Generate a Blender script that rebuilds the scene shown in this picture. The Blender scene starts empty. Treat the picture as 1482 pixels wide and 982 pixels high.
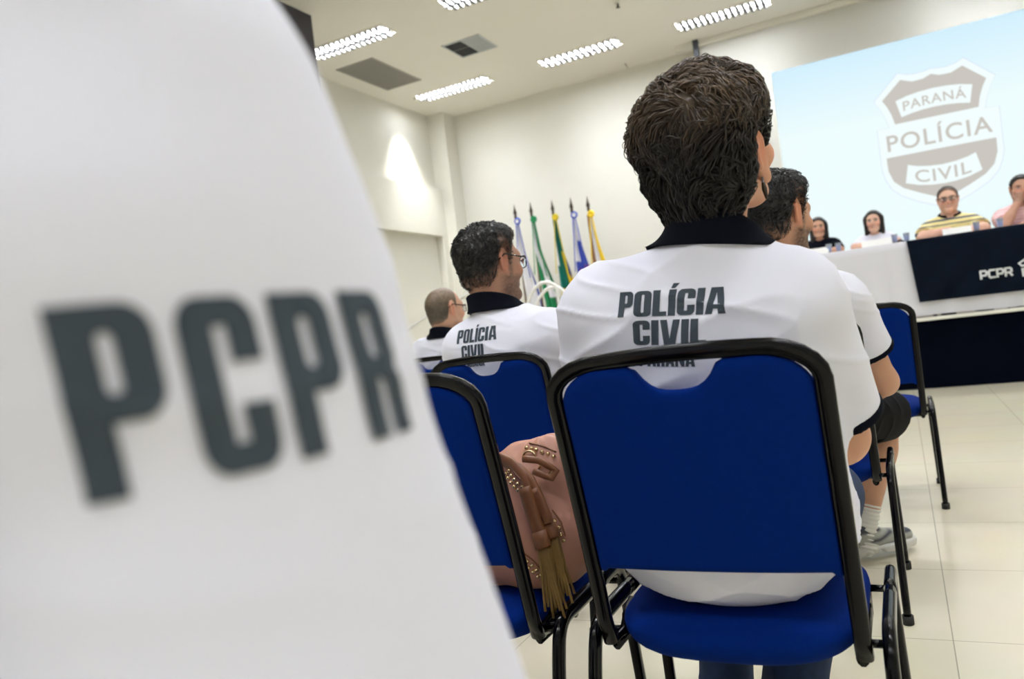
import bpy, bmesh, math, random
import numpy as np
from mathutils import Vector, Matrix
from mathutils.bvhtree import BVHTree
random.seed(7); rng = np.random.default_rng(7)
SC = bpy.context.scene
COL = SC.collection
PI = math.pi

# ------------------------------------------------------------------ helpers
def link(o, parent=None):
    COL.objects.link(o)
    if parent is not None: o.parent = parent
    return o
def tag(o, label=None, cat=None, group=None, kind=None):
    if label: o['label'] = label
    if cat: o['category'] = cat
    if group: o['group'] = group
    if kind: o['kind'] = kind
    return o
def empty(name, loc=(0,0,0), rotz=0.0):
    o = bpy.data.objects.new(name, None); o.location = loc; o.rotation_euler = (0,0,rotz)
    o.empty_display_size = .1
    return link(o)
def mesh_obj(name, verts, faces, mat, parent=None, smooth=True, col=None):
    me = bpy.data.meshes.new(name)
    me.from_pydata([tuple(map(float, v)) for v in verts], [], [tuple(map(int, f)) for f in faces])
    me.update()
    if smooth: me.polygons.foreach_set('use_smooth', [True]*len(me.polygons))
    if col is not None:
        at = me.color_attributes.new('col', 'FLOAT_COLOR', 'POINT')
        c = np.ones((len(verts),4), np.float32); c[:,:3] = col
        at.data.foreach_set('color', c.ravel())
    if mat: me.materials.append(mat)
    return link(bpy.data.objects.new(name, me), parent)
def np_mesh(name, V, Q, mat, parent=None, col=None):
    me = bpy.data.meshes.new(name)
    me.vertices.add(len(V)); me.vertices.foreach_set('co', np.asarray(V, np.float32).ravel())
    k = Q.shape[1]
    me.loops.add(Q.size); me.loops.foreach_set('vertex_index', Q.astype(np.int32).ravel())
    me.polygons.add(len(Q)); me.polygons.foreach_set('loop_start', np.arange(0, Q.size, k, dtype=np.int32))
    me.polygons.foreach_set('loop_total', np.full(len(Q), k, np.int32))
    me.update(calc_edges=True)
    me.polygons.foreach_set('use_smooth', np.ones(len(Q), bool))
    if col is not None:
        at = me.color_attributes.new('col', 'FLOAT_COLOR', 'POINT')
        c = np.ones((len(V),4), np.float32); c[:,:3] = col
        at.data.foreach_set('color', c.ravel())
    me.validate(); me.materials.append(mat)
    return link(bpy.data.objects.new(name, me), parent)
def from_bm(name, bm, mat, parent=None, smooth=False):
    me = bpy.data.meshes.new(name); bmesh.ops.recalc_face_normals(bm, faces=bm.faces)
    bm.to_mesh(me); bm.free()
    if smooth: me.polygons.foreach_set('use_smooth', [True]*len(me.polygons))
    if mat: me.materials.append(mat)
    return link(bpy.data.objects.new(name, me), parent)
def bm_box(bm, x0, x1, y0, y1, z0, z1, bevel=0):
    r = bmesh.ops.create_cube(bm, size=1, matrix=Matrix.Translation(((x0+x1)/2,(y0+y1)/2,(z0+z1)/2)) @ Matrix.Diagonal((x1-x0,y1-y0,z1-z0,1)))
    if bevel:
        es = list({e for v in r['verts'] for e in v.link_edges})
        bmesh.ops.bevel(bm, geom=es, offset=bevel, segments=2, affect='EDGES', profile=.6)
def box(name, x0, x1, y0, y1, z0, z1, mat, parent=None, bevel=0):
    bm = bmesh.new(); bm_box(bm, x0,x1,y0,y1,z0,z1,bevel)
    return from_bm(name, bm, mat, parent, False)
def sweep(path, rx, ry, up=(1,0,0), n=12, closed=False, taper=None, power=1.0):
    """tube of (super)elliptic section along a path; rx is measured along 'up'."""
    P = np.array(path, float); m = len(P); V=[]; F=[]
    for i in range(m):
        if closed: t = P[(i+1)%m]-P[i-1]
        else: t = P[min(i+1,m-1)]-P[max(i-1,0)]
        t = t/np.linalg.norm(t); u = np.array(up, float)
        u = u - t*(u@t)
        if np.linalg.norm(u) < 1e-3: u = np.array((0.,1,0.)) - t*t[1]
        u /= np.linalg.norm(u); w = np.cross(t,u)
        s = 1.0 if taper is None else taper[i]
        for k in range(n):
            a = 2*PI*k/n; c, d = math.cos(a), math.sin(a)
            c = math.copysign(abs(c)**power, c); d = math.copysign(abs(d)**power, d)
            V.append(P[i]+u*rx*s*c+w*ry*s*d)
    for i in range(m if closed else m-1):
        for k in range(n):
            a=i*n+k; b=i*n+(k+1)%n; j=((i+1)%m)*n
            F.append((a,b,j+(k+1)%n,j+k))
    if not closed:
        F.append(tuple(range(n))[::-1]); F.append(tuple((m-1)*n+k for k in range(n)))
    return V,F
def merge(parts):
    V=[];F=[]
    for v,f in parts:
        o=len(V); V+=list(v); F+=[tuple(i+o for i in q) for q in f]
    return V,F
def fillet(pts, rad, n=6):
    """polyline with rounded corners"""
    out=[np.array(pts[0],float)]
    for i in range(1,len(pts)-1):
        p0,p1,p2=[np.array(pts[j],float) for j in (i-1,i,i+1)]
        r = rad[i] if isinstance(rad,(list,tuple)) else rad
        a=p0-p1;b=p2-p1; la=np.linalg.norm(a); lb=np.linalg.norm(b); r=min(r,la*.49,lb*.49)
        a=a/la*r; b=b/lb*r
        for k in range(n+1):
            t=k/n; out.append(p1+a*(1-t)**2+b*t**2)
    out.append(np.array(pts[-1],float)); return out
def densify(path, step):
    out=[path[0]]
    for a,b in zip(path[:-1],path[1:]):
        m=max(1,int(np.linalg.norm(b-a)/step))
        for k in range(1,m+1): out.append(a+(b-a)*k/m)
    return out

# ------------------------------------------------------------------ materials
def mat(name, col, rough=.5, metal=0, spec=.5, sub=0, noise=None, bump=None, attr=False, emis=None, alpha=None, trans=0, sheen=0, coat=0):
    m = bpy.data.materials.new(name); m.use_nodes=True; nt=m.node_tree; b=nt.nodes['Principled BSDF']
    b.inputs['Base Color'].default_value=(*col,1); b.inputs['Roughness'].default_value=rough
    b.inputs['Metallic'].default_value=metal; b.inputs['Specular IOR Level'].default_value=spec
    if sub:
        b.inputs['Subsurface Weight'].default_value=sub; b.inputs['Subsurface Radius'].default_value=(.012,.005,.003); b.inputs['Subsurface Scale'].default_value=1
    if trans: b.inputs['Transmission Weight'].default_value=trans; b.inputs['IOR'].default_value=1.45
    if sheen: b.inputs['Sheen Weight'].default_value=sheen
    if coat: b.inputs['Coat Weight'].default_value=coat
    if emis: b.inputs['Emission Color'].default_value=(*emis[:3],1); b.inputs['Emission Strength'].default_value=emis[3]
    src=None
    if attr:
        a=nt.nodes.new('ShaderNodeVertexColor'); a.layer_name='col'; src=a.outputs['Color']
        nt.links.new(src,b.inputs['Base Color'])
    tc=nt.nodes.new('ShaderNodeTexCoord')
    if noise:
        sc, amt = noise[0], noise[1]
        n=nt.nodes.new('ShaderNodeTexNoise'); n.inputs['Scale'].default_value=sc; n.inputs['Detail'].default_value=4
        nt.links.new(tc.outputs['Object'], n.inputs['Vector'])
        mr=nt.nodes.new('ShaderNodeMapRange'); mr.inputs['To Min'].default_value=1-amt; mr.inputs['To Max'].default_value=1+amt
        nt.links.new(n.outputs['Fac'], mr.inputs['Value'])
        mx=nt.nodes.new('ShaderNodeVectorMath'); mx.operation='SCALE'
        if src: nt.links.new(src, mx.inputs[0])
        else: mx.inputs[0].default_value=col
        nt.links.new(mr.outputs['Result'], mx.inputs['Scale']); nt.links.new(mx.outputs['Vector'], b.inputs['Base Color'])
    if bump:
        n=nt.nodes.new('ShaderNodeTexNoise'); n.inputs['Scale'].default_value=bump[0]; n.inputs['Detail'].default_value=3
        nt.links.new(tc.outputs['Object'], n.inputs['Vector'])
        bp=nt.nodes.new('ShaderNodeBump'); bp.inputs['Strength'].default_value=bump[1]; bp.inputs['Distance'].default_value=bump[2]
        nt.links.new(n.outputs['Fac'], bp.inputs['Height']); nt.links.new(bp.outputs['Normal'], b.inputs['Normal'])
    return m
def emit(name, col, st):
    m=bpy.data.materials.new(name); m.use_nodes=True; nt=m.node_tree; nt.nodes.clear()
    e=nt.nodes.new('ShaderNodeEmission'); o=nt.nodes.new('ShaderNodeOutputMaterial')
    e.inputs[0].default_value=(*col,1); e.inputs[1].default_value=st; nt.links.new(e.outputs[0],o.inputs[0]); return m
M={}
M['wall']=mat('wall_paint',(.72,.71,.645),.75,noise=(3,.02),bump=(120,.05,.001))
M['ceil']=mat('ceiling_paint',(.84,.825,.765),.85,noise=(1.2,.015))
M['trimw']=mat('white_trim',(.78,.77,.70),.5,noise=(4,.01))
M['blue']=mat('blue_upholstery',(.0001,.0165,.155),.85,spec=.06,noise=(90,.10),bump=(900,.35,.0006))
M['black']=mat('black_enamel_steel',(.0012,.0014,.0026),.13,spec=.22,noise=(30,.1),bump=(60,.03,.0005))
M['rubber']=mat('black_rubber',(.01,.01,.01),.7,noise=(30,.1))
M['steel']=mat('bolt_steel',(.35,.36,.38),.3,metal=1,noise=(30,.1))
M['shirt']=mat('white_pique_cotton',(.80,.81,.935),.85,spec=.2,noise=(6,.02),bump=(700,.10,.0004))
M['shirtc']=mat('dyed_cotton',(.8,.8,.8),.85,spec=.2,noise=(6,.03),bump=(700,.10,.0004),attr=True)
M['navy']=mat('navy_black_knit',(.003,.004,.009),.9,spec=.1,noise=(60,.2),bump=(500,.2,.0006))
M['print']=mat('slate_grey_print',(.055,.072,.092),.8,spec=.15,noise=(40,.08))
M['skin']=mat('skin',(.5,.3,.22),.5,spec=.3,sub=.12,noise=(35,.05),bump=(220,.08,.0006),attr=True)
M['hair']=mat('hair_fibres',(.05,.03,.02),.42,spec=.45,noise=(140,.35),attr=True)
M['jean']=mat('indigo_denim',(.012,.03,.085),.85,noise=(45,.45),bump=(600,.2,.0006))
M['shorts']=mat('black_nylon',(.002,.002,.003),.8,spec=.1,noise=(20,.2),bump=(40,.1,.001))
M['trouser']=mat('charcoal_trousers',(.01,.011,.014),.85,noise=(30,.2))
M['sock']=mat('white_ribbed_sock',(.75,.75,.72),.9,noise=(60,.06),bump=(300,.3,.001))
M['shoe']=mat('grey_mesh_trainer',(.30,.31,.29),.6,attr=True,noise=(80,.15))
M['sole']=mat('white_foam_sole',(.6,.6,.58),.5,noise=(30,.1))
M['leather']=mat('rose_tan_leather',(.50,.245,.175),.42,spec=.5,noise=(9,.12),bump=(90,.15,.001))
M['brown']=mat('tan_brown_leather',(.22,.085,.035),.45,noise=(40,.25),bump=(160,.2,.001))
M['olive']=mat('tassel_suede',(.20,.115,.03),.6,noise=(60,.3))
M['gold']=mat('pale_gold_metal',(.83,.64,.36),.22,metal=1,noise=(50,.1))
M['frame']=mat('black_acetate',(.012,.012,.012),.25,noise=(20,.1))
M['glass']=mat('clear_lens',(.95,.97,.96),.02,trans=.95,noise=(5,.01))
M['card']=mat('white_card',(.88,.88,.88),.6,noise=(9,.01))
M['cloth']=mat('white_tablecloth',(.67,.67,.735),.85,noise=(5,.03),bump=(400,.1,.0005))
M['banner']=mat('navy_satin_banner',(.0025,.0055,.013),.85,spec=.08,noise=(14,.25),bump=(10,.25,.01))
M['skirt']=mat('black_stage_cloth',(.001,.002,.007),.95,spec=.05,noise=(10,.3))
M['silver']=mat('pale_grey_print',(.62,.64,.66),.6,noise=(30,.05))
M['white_paint']=mat('white_enamel_rail',(.85,.85,.82),.3,noise=(10,.02))
M['stage']=mat('stage_floor',(.35,.28,.2),.5,noise=(5,.1))
M['grille']=mat('vent_grille_metal',(.36,.35,.32),.6,noise=(30,.05))
M['grille_d']=mat('vent_dark_metal',(.045,.05,.055),.5,noise=(20,.1))
M['grille_l']=mat('vent_pale_metal',(.55,.58,.60),.5,noise=(20,.03))
M['louvre']=mat('louvre_aluminium',(.14,.14,.14),.6,noise=(20,.02))
M['tube']=emit('fluorescent_tube',(.93,1,.98),8)
M['pole']=mat('flag_pole_wood',(.16,.11,.06),.4,noise=(20,.2))
M['bronze']=mat('dark_bronze',(.05,.035,.025),.35,metal=.6,noise=(20,.2))
M['flag']=mat('flag_satin',(.8,.8,.8),.5,spec=.4,attr=True,noise=(8,.06))
M['darkpanel']=mat('dark_acoustic_cloth',(.050,.046,.054),.9,noise=(15,.1),bump=(200,.2,.001))
M['screenfab']=mat('screen_fabric',(.62,.62,.58),.8,noise=(3,.01))
M['cupb']=mat('blue_printed_plastic',(.28,.36,.80),.3,noise=(30,.3))
M['cup']=mat('clear_plastic',(.80,.86,.97),.12,trans=.6,noise=(30,.02))
M['dark']=mat('dark_plastic',(.02,.025,.035),.4,noise=(20,.1))

# projected picture on the screen: pale sky-blue at the top, white lower down
def projected(name, c_top, c_bot, st, z0, z1):
    m=bpy.data.materials.new(name); m.use_nodes=True; nt=m.node_tree; nt.nodes.clear()
    o=nt.nodes.new('ShaderNodeOutputMaterial'); e=nt.nodes.new('ShaderNodeEmission'); e.inputs[1].default_value=st
    g=nt.nodes.new('ShaderNodeNewGeometry'); s=nt.nodes.new('ShaderNodeSeparateXYZ'); mr=nt.nodes.new('ShaderNodeMapRange')
    mr.inputs['From Min'].default_value=z0; mr.inputs['From Max'].default_value=z1
    cr=nt.nodes.new('ShaderNodeValToRGB'); cr.color_ramp.elements[0].color=(*c_bot,1); cr.color_ramp.elements[1].color=(*c_top,1)
    nt.links.new(g.outputs['Position'],s.inputs[0]); nt.links.new(s.outputs['Z'],mr.inputs['Value']); nt.links.new(mr.outputs['Result'],cr.inputs['Fac'])
    nt.links.new(cr.outputs['Color'],e.inputs['Color']); nt.links.new(e.outputs[0],o.inputs[0]); return m
M['beam']=projected('projected_picture',(.64,.87,1.0),(.86,.985,.99),1.0,3.1,4.1)
M['beam_grey']=emit('projected_beige',(.60,.575,.53),1.0)
M['beam_line']=emit('projected_outline',(.66,.74,.95),1.0)
M['beam_white']=emit('projected_white',(.90,.99,.99),1.0)

# glossy cream floor tiles
def floor_mat():
    m=bpy.data.materials.new('cream_porcelain_tiles'); m.use_nodes=True; nt=m.node_tree; b=nt.nodes['Principled BSDF']
    tc=nt.nodes.new('ShaderNodeTexCoord'); mp=nt.nodes.new('ShaderNodeMapping'); mp.inputs['Location'].default_value=(-.03+.6*5,-2.36+.6*20,0)
    br=nt.nodes.new('ShaderNodeTexBrick'); br.offset=0; br.inputs['Scale'].default_value=1; br.inputs['Brick Width'].default_value=.6; br.inputs['Row Height'].default_value=.6
    br.inputs['Mortar Size'].default_value=.0017; br.inputs['Mortar Smooth'].default_value=.1
    br.inputs['Color1'].default_value=(.75,.695,.54,1); br.inputs['Color2'].default_value=(.735,.68,.525,1); br.inputs['Mortar'].default_value=(.42,.385,.30,1)
    n=nt.nodes.new('ShaderNodeTexNoise'); n.inputs['Scale'].default_value=2.5; mx=nt.nodes.new('ShaderNodeMix'); mx.data_type='RGBA'; mx.blend_type='MULTIPLY'; mx.inputs['Factor'].default_value=.12
    nt.links.new(tc.outputs['Object'],mp.inputs[0]); nt.links.new(mp.outputs[0],br.inputs['Vector']); nt.links.new(tc.outputs['Object'],n.inputs['Vector'])
    nt.links.new(br.outputs['Color'],mx.inputs[6]); nt.links.new(n.outputs['Color'],mx.inputs[7]); nt.links.new(mx.outputs[2],b.inputs['Base Color'])
    b.inputs['Roughness'].default_value=.16; b.inputs['Specular IOR Level'].default_value=.5
    return m
M['floor']=floor_mat()

# ------------------------------------------------------------------ camera
A=math.radians(26.5); RO=math.radians(7.05)
Fv=Vector((-math.sin(A),math.cos(A),0)); Rv=Vector((math.cos(A),math.sin(A),0)); Uv=Vector((0,0,1))
cam=bpy.data.cameras.new('camera'); co=link(bpy.data.objects.new('camera',cam))
cx=Rv*math.cos(RO)-Uv*math.sin(RO); cy=Rv*math.sin(RO)+Uv*math.cos(RO); cz=-Fv
co.matrix_world=Matrix(((cx.x,cy.x,cz.x,0),(cx.y,cy.y,cz.y,0),(cx.z,cy.z,cz.z,.95),(0,0,0,1)))
cam.sensor_width=36; cam.lens=36*1128/1482; cam.clip_start=.02; cam.clip_end=60
cam.dof.use_dof=True; cam.dof.focus_distance=1.75; cam.dof.aperture_fstop=4.0
SC.camera=co

# ------------------------------------------------------------------ room
H=4.7; XL=-6.46; XR=4.2; YF=11.25; YB=-3.2
def struct(o, **k): return tag(o, kind='structure', **k)
struct(box('floor',XL-.2,XR+.2,YB-.2,YF+.2,-.1,0,M['floor']))
struct(box('ceiling',XL-.2,XR+.2,YB-.2,YF+.2,H,H+.1,M['ceil']))
struct(box('wall_front',XL-.2,XR+.2,YF,YF+.15,0,H,M['wall']))
struct(box('wall_back',XL-.2,XR+.2,YB-.15,YB,0,H,M['wall']))
struct(box('wall_left',XL-.15,XL,YB,YF,0,H,M['wall']))
struct(box('wall_right',XR,XR+.15,YB,YF,0,H,M['wall']))
struct(box('trim_pilaster',XL,-6.16,10.88,YF,0,H,M['wall']))
struct(box('trim_soffit_beam',XL,-6.34,2.0,10.88,2.72,3.48,M['wall'],bevel=.004))
struct(box('trim_jamb',XL,-6.34,10.72,10.88,0,2.72,M['wall']))
struct(box('baseboard_front',-6.16,XR,YF-.015,YF,.0,.09,M['trimw']))
# dark cloth-clad partition hanging from the ceiling by the left side
struct(box('trim_dark_partition',-5.42,-5.32,3.6,6.79,0,H,M['darkpanel']))

# stage
struct(box('trim_stage_platform',-4.45,XR,8.36,YF-.02,0,.66,M['stage']))
def pleats(x0,x1,y,z0,z1,amp,step,seed=0,thick=.0):
    r=np.random.default_rng(seed); xs=np.arange(x0,x1+1e-6,step); xs[-1]=x1
    ph=np.cumsum(r.uniform(.3,.9,len(xs))); zs=np.linspace(z0,z1,9); V=[];F=[]
    for z in zs:
        k=.35+.65*(z1-z)/(z1-z0)
        for i,x in enumerate(xs): V.append((x,y-abs(amp*k*math.sin(ph[i])),z))
    n=len(xs)
    for j in range(len(zs)-1):
        for i in range(n-1): F.append((j*n+i,j*n+i+1,(j+1)*n+i+1,(j+1)*n+i))
    return V,F
V,F=pleats(-4.45,XR,8.35,.005,.645,.012,.045,1)
tag(mesh_obj('stage_skirt',V,F,M['skirt']),'black cloth skirt hung along the front of the stage','skirt')
box_=box('trim_stage_edge',-4.46,XR,8.30,8.37,.645,.675,M['trimw'],bevel=.004); struct(box_)

# stairs and white rails at the left end of the stage
t=empty('stage_stairs',(-5.05,8.9,0)); tag(t,'short flight of stairs leading up to the left end of the stage','stairs')
for i in range(4):
    o=box('step',-.6+.15*0+i*.3,.6,-.5,.5,i*.15 if i else 0,(i+1)*.15,M['stage'],t)
t=empty('handrail',(-5.7,8.3,0)); tag(t,'white tubular handrail sloping up beside the stage stairs','handrail')
pth=densify(fillet([(0,0,0.0),(0,0,1.2),(.45,0,1.37),(1.15,0,1.60),(1.25,0,1.60),(1.25,0,.67)],.08),.1)
V,F=sweep(pth,.022,.022,(0,1,0)); mesh_obj('rail',V,F,M['white_paint'],t)
V,F=sweep([np.array(p) for p in [(.02,0,.75),(1.2,0,1.12)]],.012,.012,(0,1,0)); mesh_obj('lower_rail',V,F,M['white_paint'],t)
V,F=sweep([np.array(p) for p in [(.62,0,.0),(.62,0,1.42)]],.018,.018,(0,1,0)); mesh_obj('post',V,F,M['white_paint'],t)
t=empty('handrail',(-3.95,8.45,.66)); tag(t,'white tubular handrail with a curved top on the stage in front of the flags','handrail')
for i,(y,z,sc) in enumerate(((0,0,1),(.22,0,.94))):
    pth=densify(fillet([(0,y,.0),(.0,y,.74*sc),(.20,y,.93*sc),(.40,y,.88*sc),(.42,y,.0)],.12,8),.08)
    V,F=sweep(pth,.02,.02,(0,1,0)); mesh_obj('rail',V,F,M['white_paint'],t)
V,F=sweep([np.array(p) for p in [(.0,0,.55),(.0,.22,.55)]],.014,.014,(0,0,1)); mesh_obj('crossbar',V,F,M['white_paint'],t)
V,F=sweep([np.array(p) for p in [(.41,0,.5),(.41,.22,.5)]],.014,.014,(0,0,1)); mesh_obj('crossbar',V,F,M['white_paint'],t)

# ------------------------------------------------------------------ ceiling fixtures
def light_fixture(x0,x1,y,label,w=.27,power=26,n=17):
    t=empty('ceiling_light',((x0+x1)/2,y,H)); tag(t,label,'light','louvred fluorescent ceiling lights')
    L=(x1-x0)/2; W=w/2
    bm=bmesh.new()
    for a in ((-L-.02,L+.02,-W-.02,-W),( -L-.02,L+.02,W,W+.02),(-L-.02,-L,-W,W),(L,L+.02,-W,W)): bm_box(bm,*a,-.012,0.0)
    from_bm('frame',bm,M['trimw'],t)
    box('housing',-L,L,-W,W,-.004,-.001,M['louvre'],t)
    for s in (-1,1):
        V,F=sweep([np.array((-L+.03,s*W*.5,-.016)),np.array((L-.03,s*W*.5,-.016))],.011,.011,(0,1,0),8); mesh_obj('tube',V,F,M['tube'],t)
    bm=bmesh.new()
    for i in range(1,n): 
        x=-L+2*L*i/n; bm_box(bm,x-.019,x+.019,-W,W,-.044,-.006)
    bm_box(bm,-L,L,-.022,.022,-.044,-.006)
    from_bm('louvre',bm,M['louvre'],t)
    ld=bpy.data.lights.new('ceiling_light_lamp','AREA'); ld.shape='RECTANGLE'; ld.size=2*L; ld.size_y=w*.9; ld.energy=power; ld.color=(.955,.985,1.05)
    lo=link(bpy.data.objects.new('lamp',ld),t); lo.location=(0,0,-.0065)
    return t
LP=222; EXPO=0.0; TX0=.019

FIX=[(-4.03,-2.91,10.07,'louvred ceiling light, second from the left in the row nearest the front wall',13),
     (-6.01,-4.86,10.02,'louvred ceiling light nearest the pilaster in the left corner',16),
     (-2.15,-1.00,10.19,'louvred ceiling light nearest the projection screen',15),
     (-6.05,-4.90,7.64,'louvred ceiling light beside the dark partition at top left',15),
     (-4.08,-2.95,7.55,'louvred ceiling light cut by the top edge of the photo',15)]
for a in FIX: light_fixture(a[0],a[1],a[2],a[3],power=LP,n=a[4])
for k,(x,y) in enumerate([(.6,10.2),(-2.1,7.6),(.4,7.6),(2.6,7.6),(2.8,10.2)]):
    light_fixture(x,x+1.13,y,'louvred ceiling light above the stage side, outside the picture',power=LP)
for x in (-3.9,-1.9,.4,2.6):
    for y in (4.6,1.4,-1.6):
        light_fixture(x,x+1.13,y,'louvred ceiling light above the seats, outside the picture',power=LP)

# wall-washer spotlight on the left wall
t=empty('spotlight',(-6.06,9.98,H)); tag(t,'small recessed ceiling spotlight washing the left wall','spotlight')
V,F=sweep([np.array((0,0,.0)),np.array((0,0,-.018))],.05,.05,(1,0,0),20); mesh_obj('trim_ring',V,F,M['trimw'],t)
ld=bpy.data.lights.new('spotlight_lamp','SPOT'); ld.energy=330; ld.spot_size=math.radians(64); ld.spot_blend=1.0; ld.shadow_soft_size=.03; ld.color=(1,.98,.92)
lo=link(bpy.data.objects.new('lamp',ld),t); lo.location=(0,0,-.03); lo.rotation_euler=Vector((-.22,.04,-1)).to_track_quat('-Z','Y').to_euler()

# vents
def vent(x0,x1,y0,y1,label,cells):
    t=empty('ceiling_vent',((x0+x1)/2,(y0+y1)/2,H)); tag(t,label,'vent')
    hx=(x1-x0)/2; hy=(y1-y0)/2; bm=bmesh.new()
    for a in ((-hx,hx,-hy,-hy+.02),(-hx,hx,hy-.02,hy),(-hx,-hx+.02,-hy,hy),(hx-.02,hx,-hy,hy)): bm_box(bm,*a,-.012,0)
    from_bm('frame',bm,M['grille'] if len(cells)==1 else M['grille_l'],t)
    for (a,b,c,d,mk) in cells:
        bm=bmesh.new(); X0=-hx+.02+(2*hx-.04)*a; X1=-hx+.02+(2*hx-.04)*b; Y0=-hy+.02+(2*hy-.04)*c; Y1=-hy+.02+(2*hy-.04)*d
        bm_box(bm,X0,X1,Y0,Y1,-.004,0)
        k=int((Y1-Y0)/.024)
        for i in range(k):
            y=Y0+(i+.5)*(Y1-Y0)/k; bm_box(bm,X0,X1,y-.004,y+.004,-.010,-.003)
        from_bm('grille_panel',bm,M[mk],t)
vent(-6.15,-5.57,8.22,9.36,'large plain grey return air grille on the ceiling near the left wall',[(0,1,0,1,'grille')])
vent(-4.73,-4.20,8.53,9.06,'square ceiling air vent with two dark and two pale panels',[(0,.47,0,.48,'grille_d'),(0,.47,.52,1,'grille_d'),(.5,1,0,.48,'grille_l'),(.5,1,.52,1,'grille_l')])
t=empty('ceiling_sprinkler',(-2.53,8.89,H)); tag(t,'small ceiling sprinkler head at the top of the photo','sprinkler')
V,F=sweep([np.array((0,0,0)),np.array((0,0,-.012)),np.array((0,0,-.02))],.045,.045,(1,0,0),16,taper=[1,1,.5]); mesh_obj('flange',V,F,M['trimw'],t)
V,F=sweep([np.array((0,0,-.012)),np.array((0,0,-.06)),np.array((0,0,-.065))],.014,.014,(1,0,0),10,taper=[1,1,2]); mesh_obj('nozzle',V,F,M['bronze'],t)
V,F=sweep([np.array((-3.13,11.0,H-.003)),np.array((-3.16,11.22,H-.003))],.006,.003,(1,0,0),6); tag(mesh_obj('ceiling_wire',V,F,M['bronze']),'short dark wire lying along the ceiling near the front wall','wire')

# projection screen, its slot and the projected picture
t=empty('projection_screen',(0,10.95,1.0)); tag(t,'large projection screen showing a police badge behind the panel table','screen')
YS=-.04
box('screen_fabric',-2.05,2.9,0,.012,.2,3.66,M['screenfab'],t)
box('top_case',-2.38,3.2,-.05,.10,3.62,3.70,M['trimw'],t,bevel=.01)
box('end_bracket',-2.12,-2.05,-.10,-.05,3.46,3.70,M['dark'],t)
def flat(name,pts,mk,parent,y,holes=()):
    cu=bpy.data.curves.new('c','CURVE'); cu.dimensions='2D'; cu.fill_mode='BOTH'
    for ps in [pts]+list(holes):
        s=cu.splines.new('POLY'); s.points.add(len(ps)-1)
        for p,(x,z) in zip(s.points,ps): p.co=(x,z,0,1)
        s.use_cyclic_u=True
    o=bpy.data.objects.new('c',cu); COL.objects.link(o); dg=bpy.context.evaluated_depsgraph_get(); dg.update()
    me=bpy.data.meshes.new_from_object(o.evaluated_get(dg)); bpy.data.objects.remove(o)
    for v in me.vertices: v.co=(v.co.x,y,v.co.y)
    me.materials.clear(); me.materials.append(M[mk]); me.name=name
    return link(bpy.data.objects.new(name,me),parent)
def Z(l,dx=0): return [(x,z-1.0) for x,z in l]
pic=flat('projected_picture',Z([(-1.17,1.0+.35),(1.9+.9,1.0+.35),(1.9+.9,4.03),(-1.17,4.03)]),'beam',t,-.003)
OUT=[(.65,3.585),(.80,3.60),(.90,3.60),(.995,3.635),(1.30,3.35),(1.205,3.16),(1.165,2.99),(1.305,2.985),(1.302,2.47),(1.25,2.28),(1.10,2.12),(.85,1.99),(.65,1.90)]
def mir(l,c=.65): return l+[(2*c-x,z) for x,z in l[::-1] if abs(x-c)>1e-4]
def grow_poly(l,f,c=(.65,2.75)): return [(c[0]+(x-c[0])*f,c[1]+(z-c[1])*f) for x,z in l]
OUTm=mir([(.65,3.60),(.72,3.585),(.83,3.58),(.92,3.595),(1.005,3.635),(1.305,3.35),(1.235,3.22),(1.195,3.11),(1.165,2.99),(1.305,2.985),(1.302,2.47),(1.275,2.35),(1.22,2.23),(1.12,2.13),(.95,2.03),(.78,1.955),(.65,1.90)])
bd=flat('badge_outline',Z(grow_poly(OUTm,1.008)),'beam_line',t,-.005)
flat('badge_field',Z(OUTm),'beam_white',bd,-.007)
UP=mir([(.65,3.535),(.74,3.50),(.86,3.495),(.985,3.548),(1.212,3.338),(1.165,3.25),(1.125,3.14),(1.10,3.02)])
flat('badge_upper_field',Z(UP),'beam_grey',bd,-.009)
LO=mir([(.65,2.625),(1.240,2.622),(1.236,2.46),(1.19,2.32),(1.09,2.22),(.92,2.13),(.76,2.055),(.65,2.01)])
flat('badge_lower_field',Z(LO),'beam_grey',bd,-.009)
flat('badge_scroll',Z(mir([(.65,3.362),(.80,3.355),(.94,3.335),(1.065,3.30),(1.02,3.09),(.90,3.115),(.78,3.13),(.65,3.135)])),'beam_white',bd,-.011)
flat('badge_scroll',Z(mir([(.65,2.425),(.80,2.437),(.92,2.46),(1.015,2.495),(1.062,2.275),(.92,2.225),(.78,2.20),(.65,2.193)])),'beam_white',bd,-.011)
def text_obj(name,s,xc,zc,w,h,mk,parent,y,arc=0.0,bold=0.0):
    cu=bpy.data.curves.new('c','FONT'); cu.body=s; cu.align_x='CENTER'; cu.offset=bold; cu.space_character=1.12
    o=bpy.data.objects.new('c',cu); COL.objects.link(o); dg=bpy.context.evaluated_depsgraph_get(); dg.update()
    me=bpy.data.meshes.new_from_object(o.evaluated_get(dg)); bpy.data.objects.remove(o)
    xs=[v.co.x for v in me.vertices]; caph=.72
    x0,x1=min(xs),max(xs)
    for v in me.vertices:
        u=((v.co.x-x0)/(x1-x0)-.5)*2; yy=v.co.y/caph
        v.co=(xc+u*w/2,y,zc-h/2+yy*h-arc*u*u)
    me.materials.clear(); me.materials.append(M[mk]); me.name=name
    return link(bpy.data.objects.new(name,me),parent)
text_obj('lettering','PARANÁ',.65,3.24-1,.68,.115,'beam_grey',bd,-.013,arc=.022,bold=.012)
text_obj('lettering','POLÍCIA',.65,2.80-1,1.13,.20,'beam_grey',bd,-.010,bold=.012)
text_obj('lettering','CIVIL',.65,2.315-1,.60,.15,'beam_grey',bd,-.013,arc=-.03,bold=.012)

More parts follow.
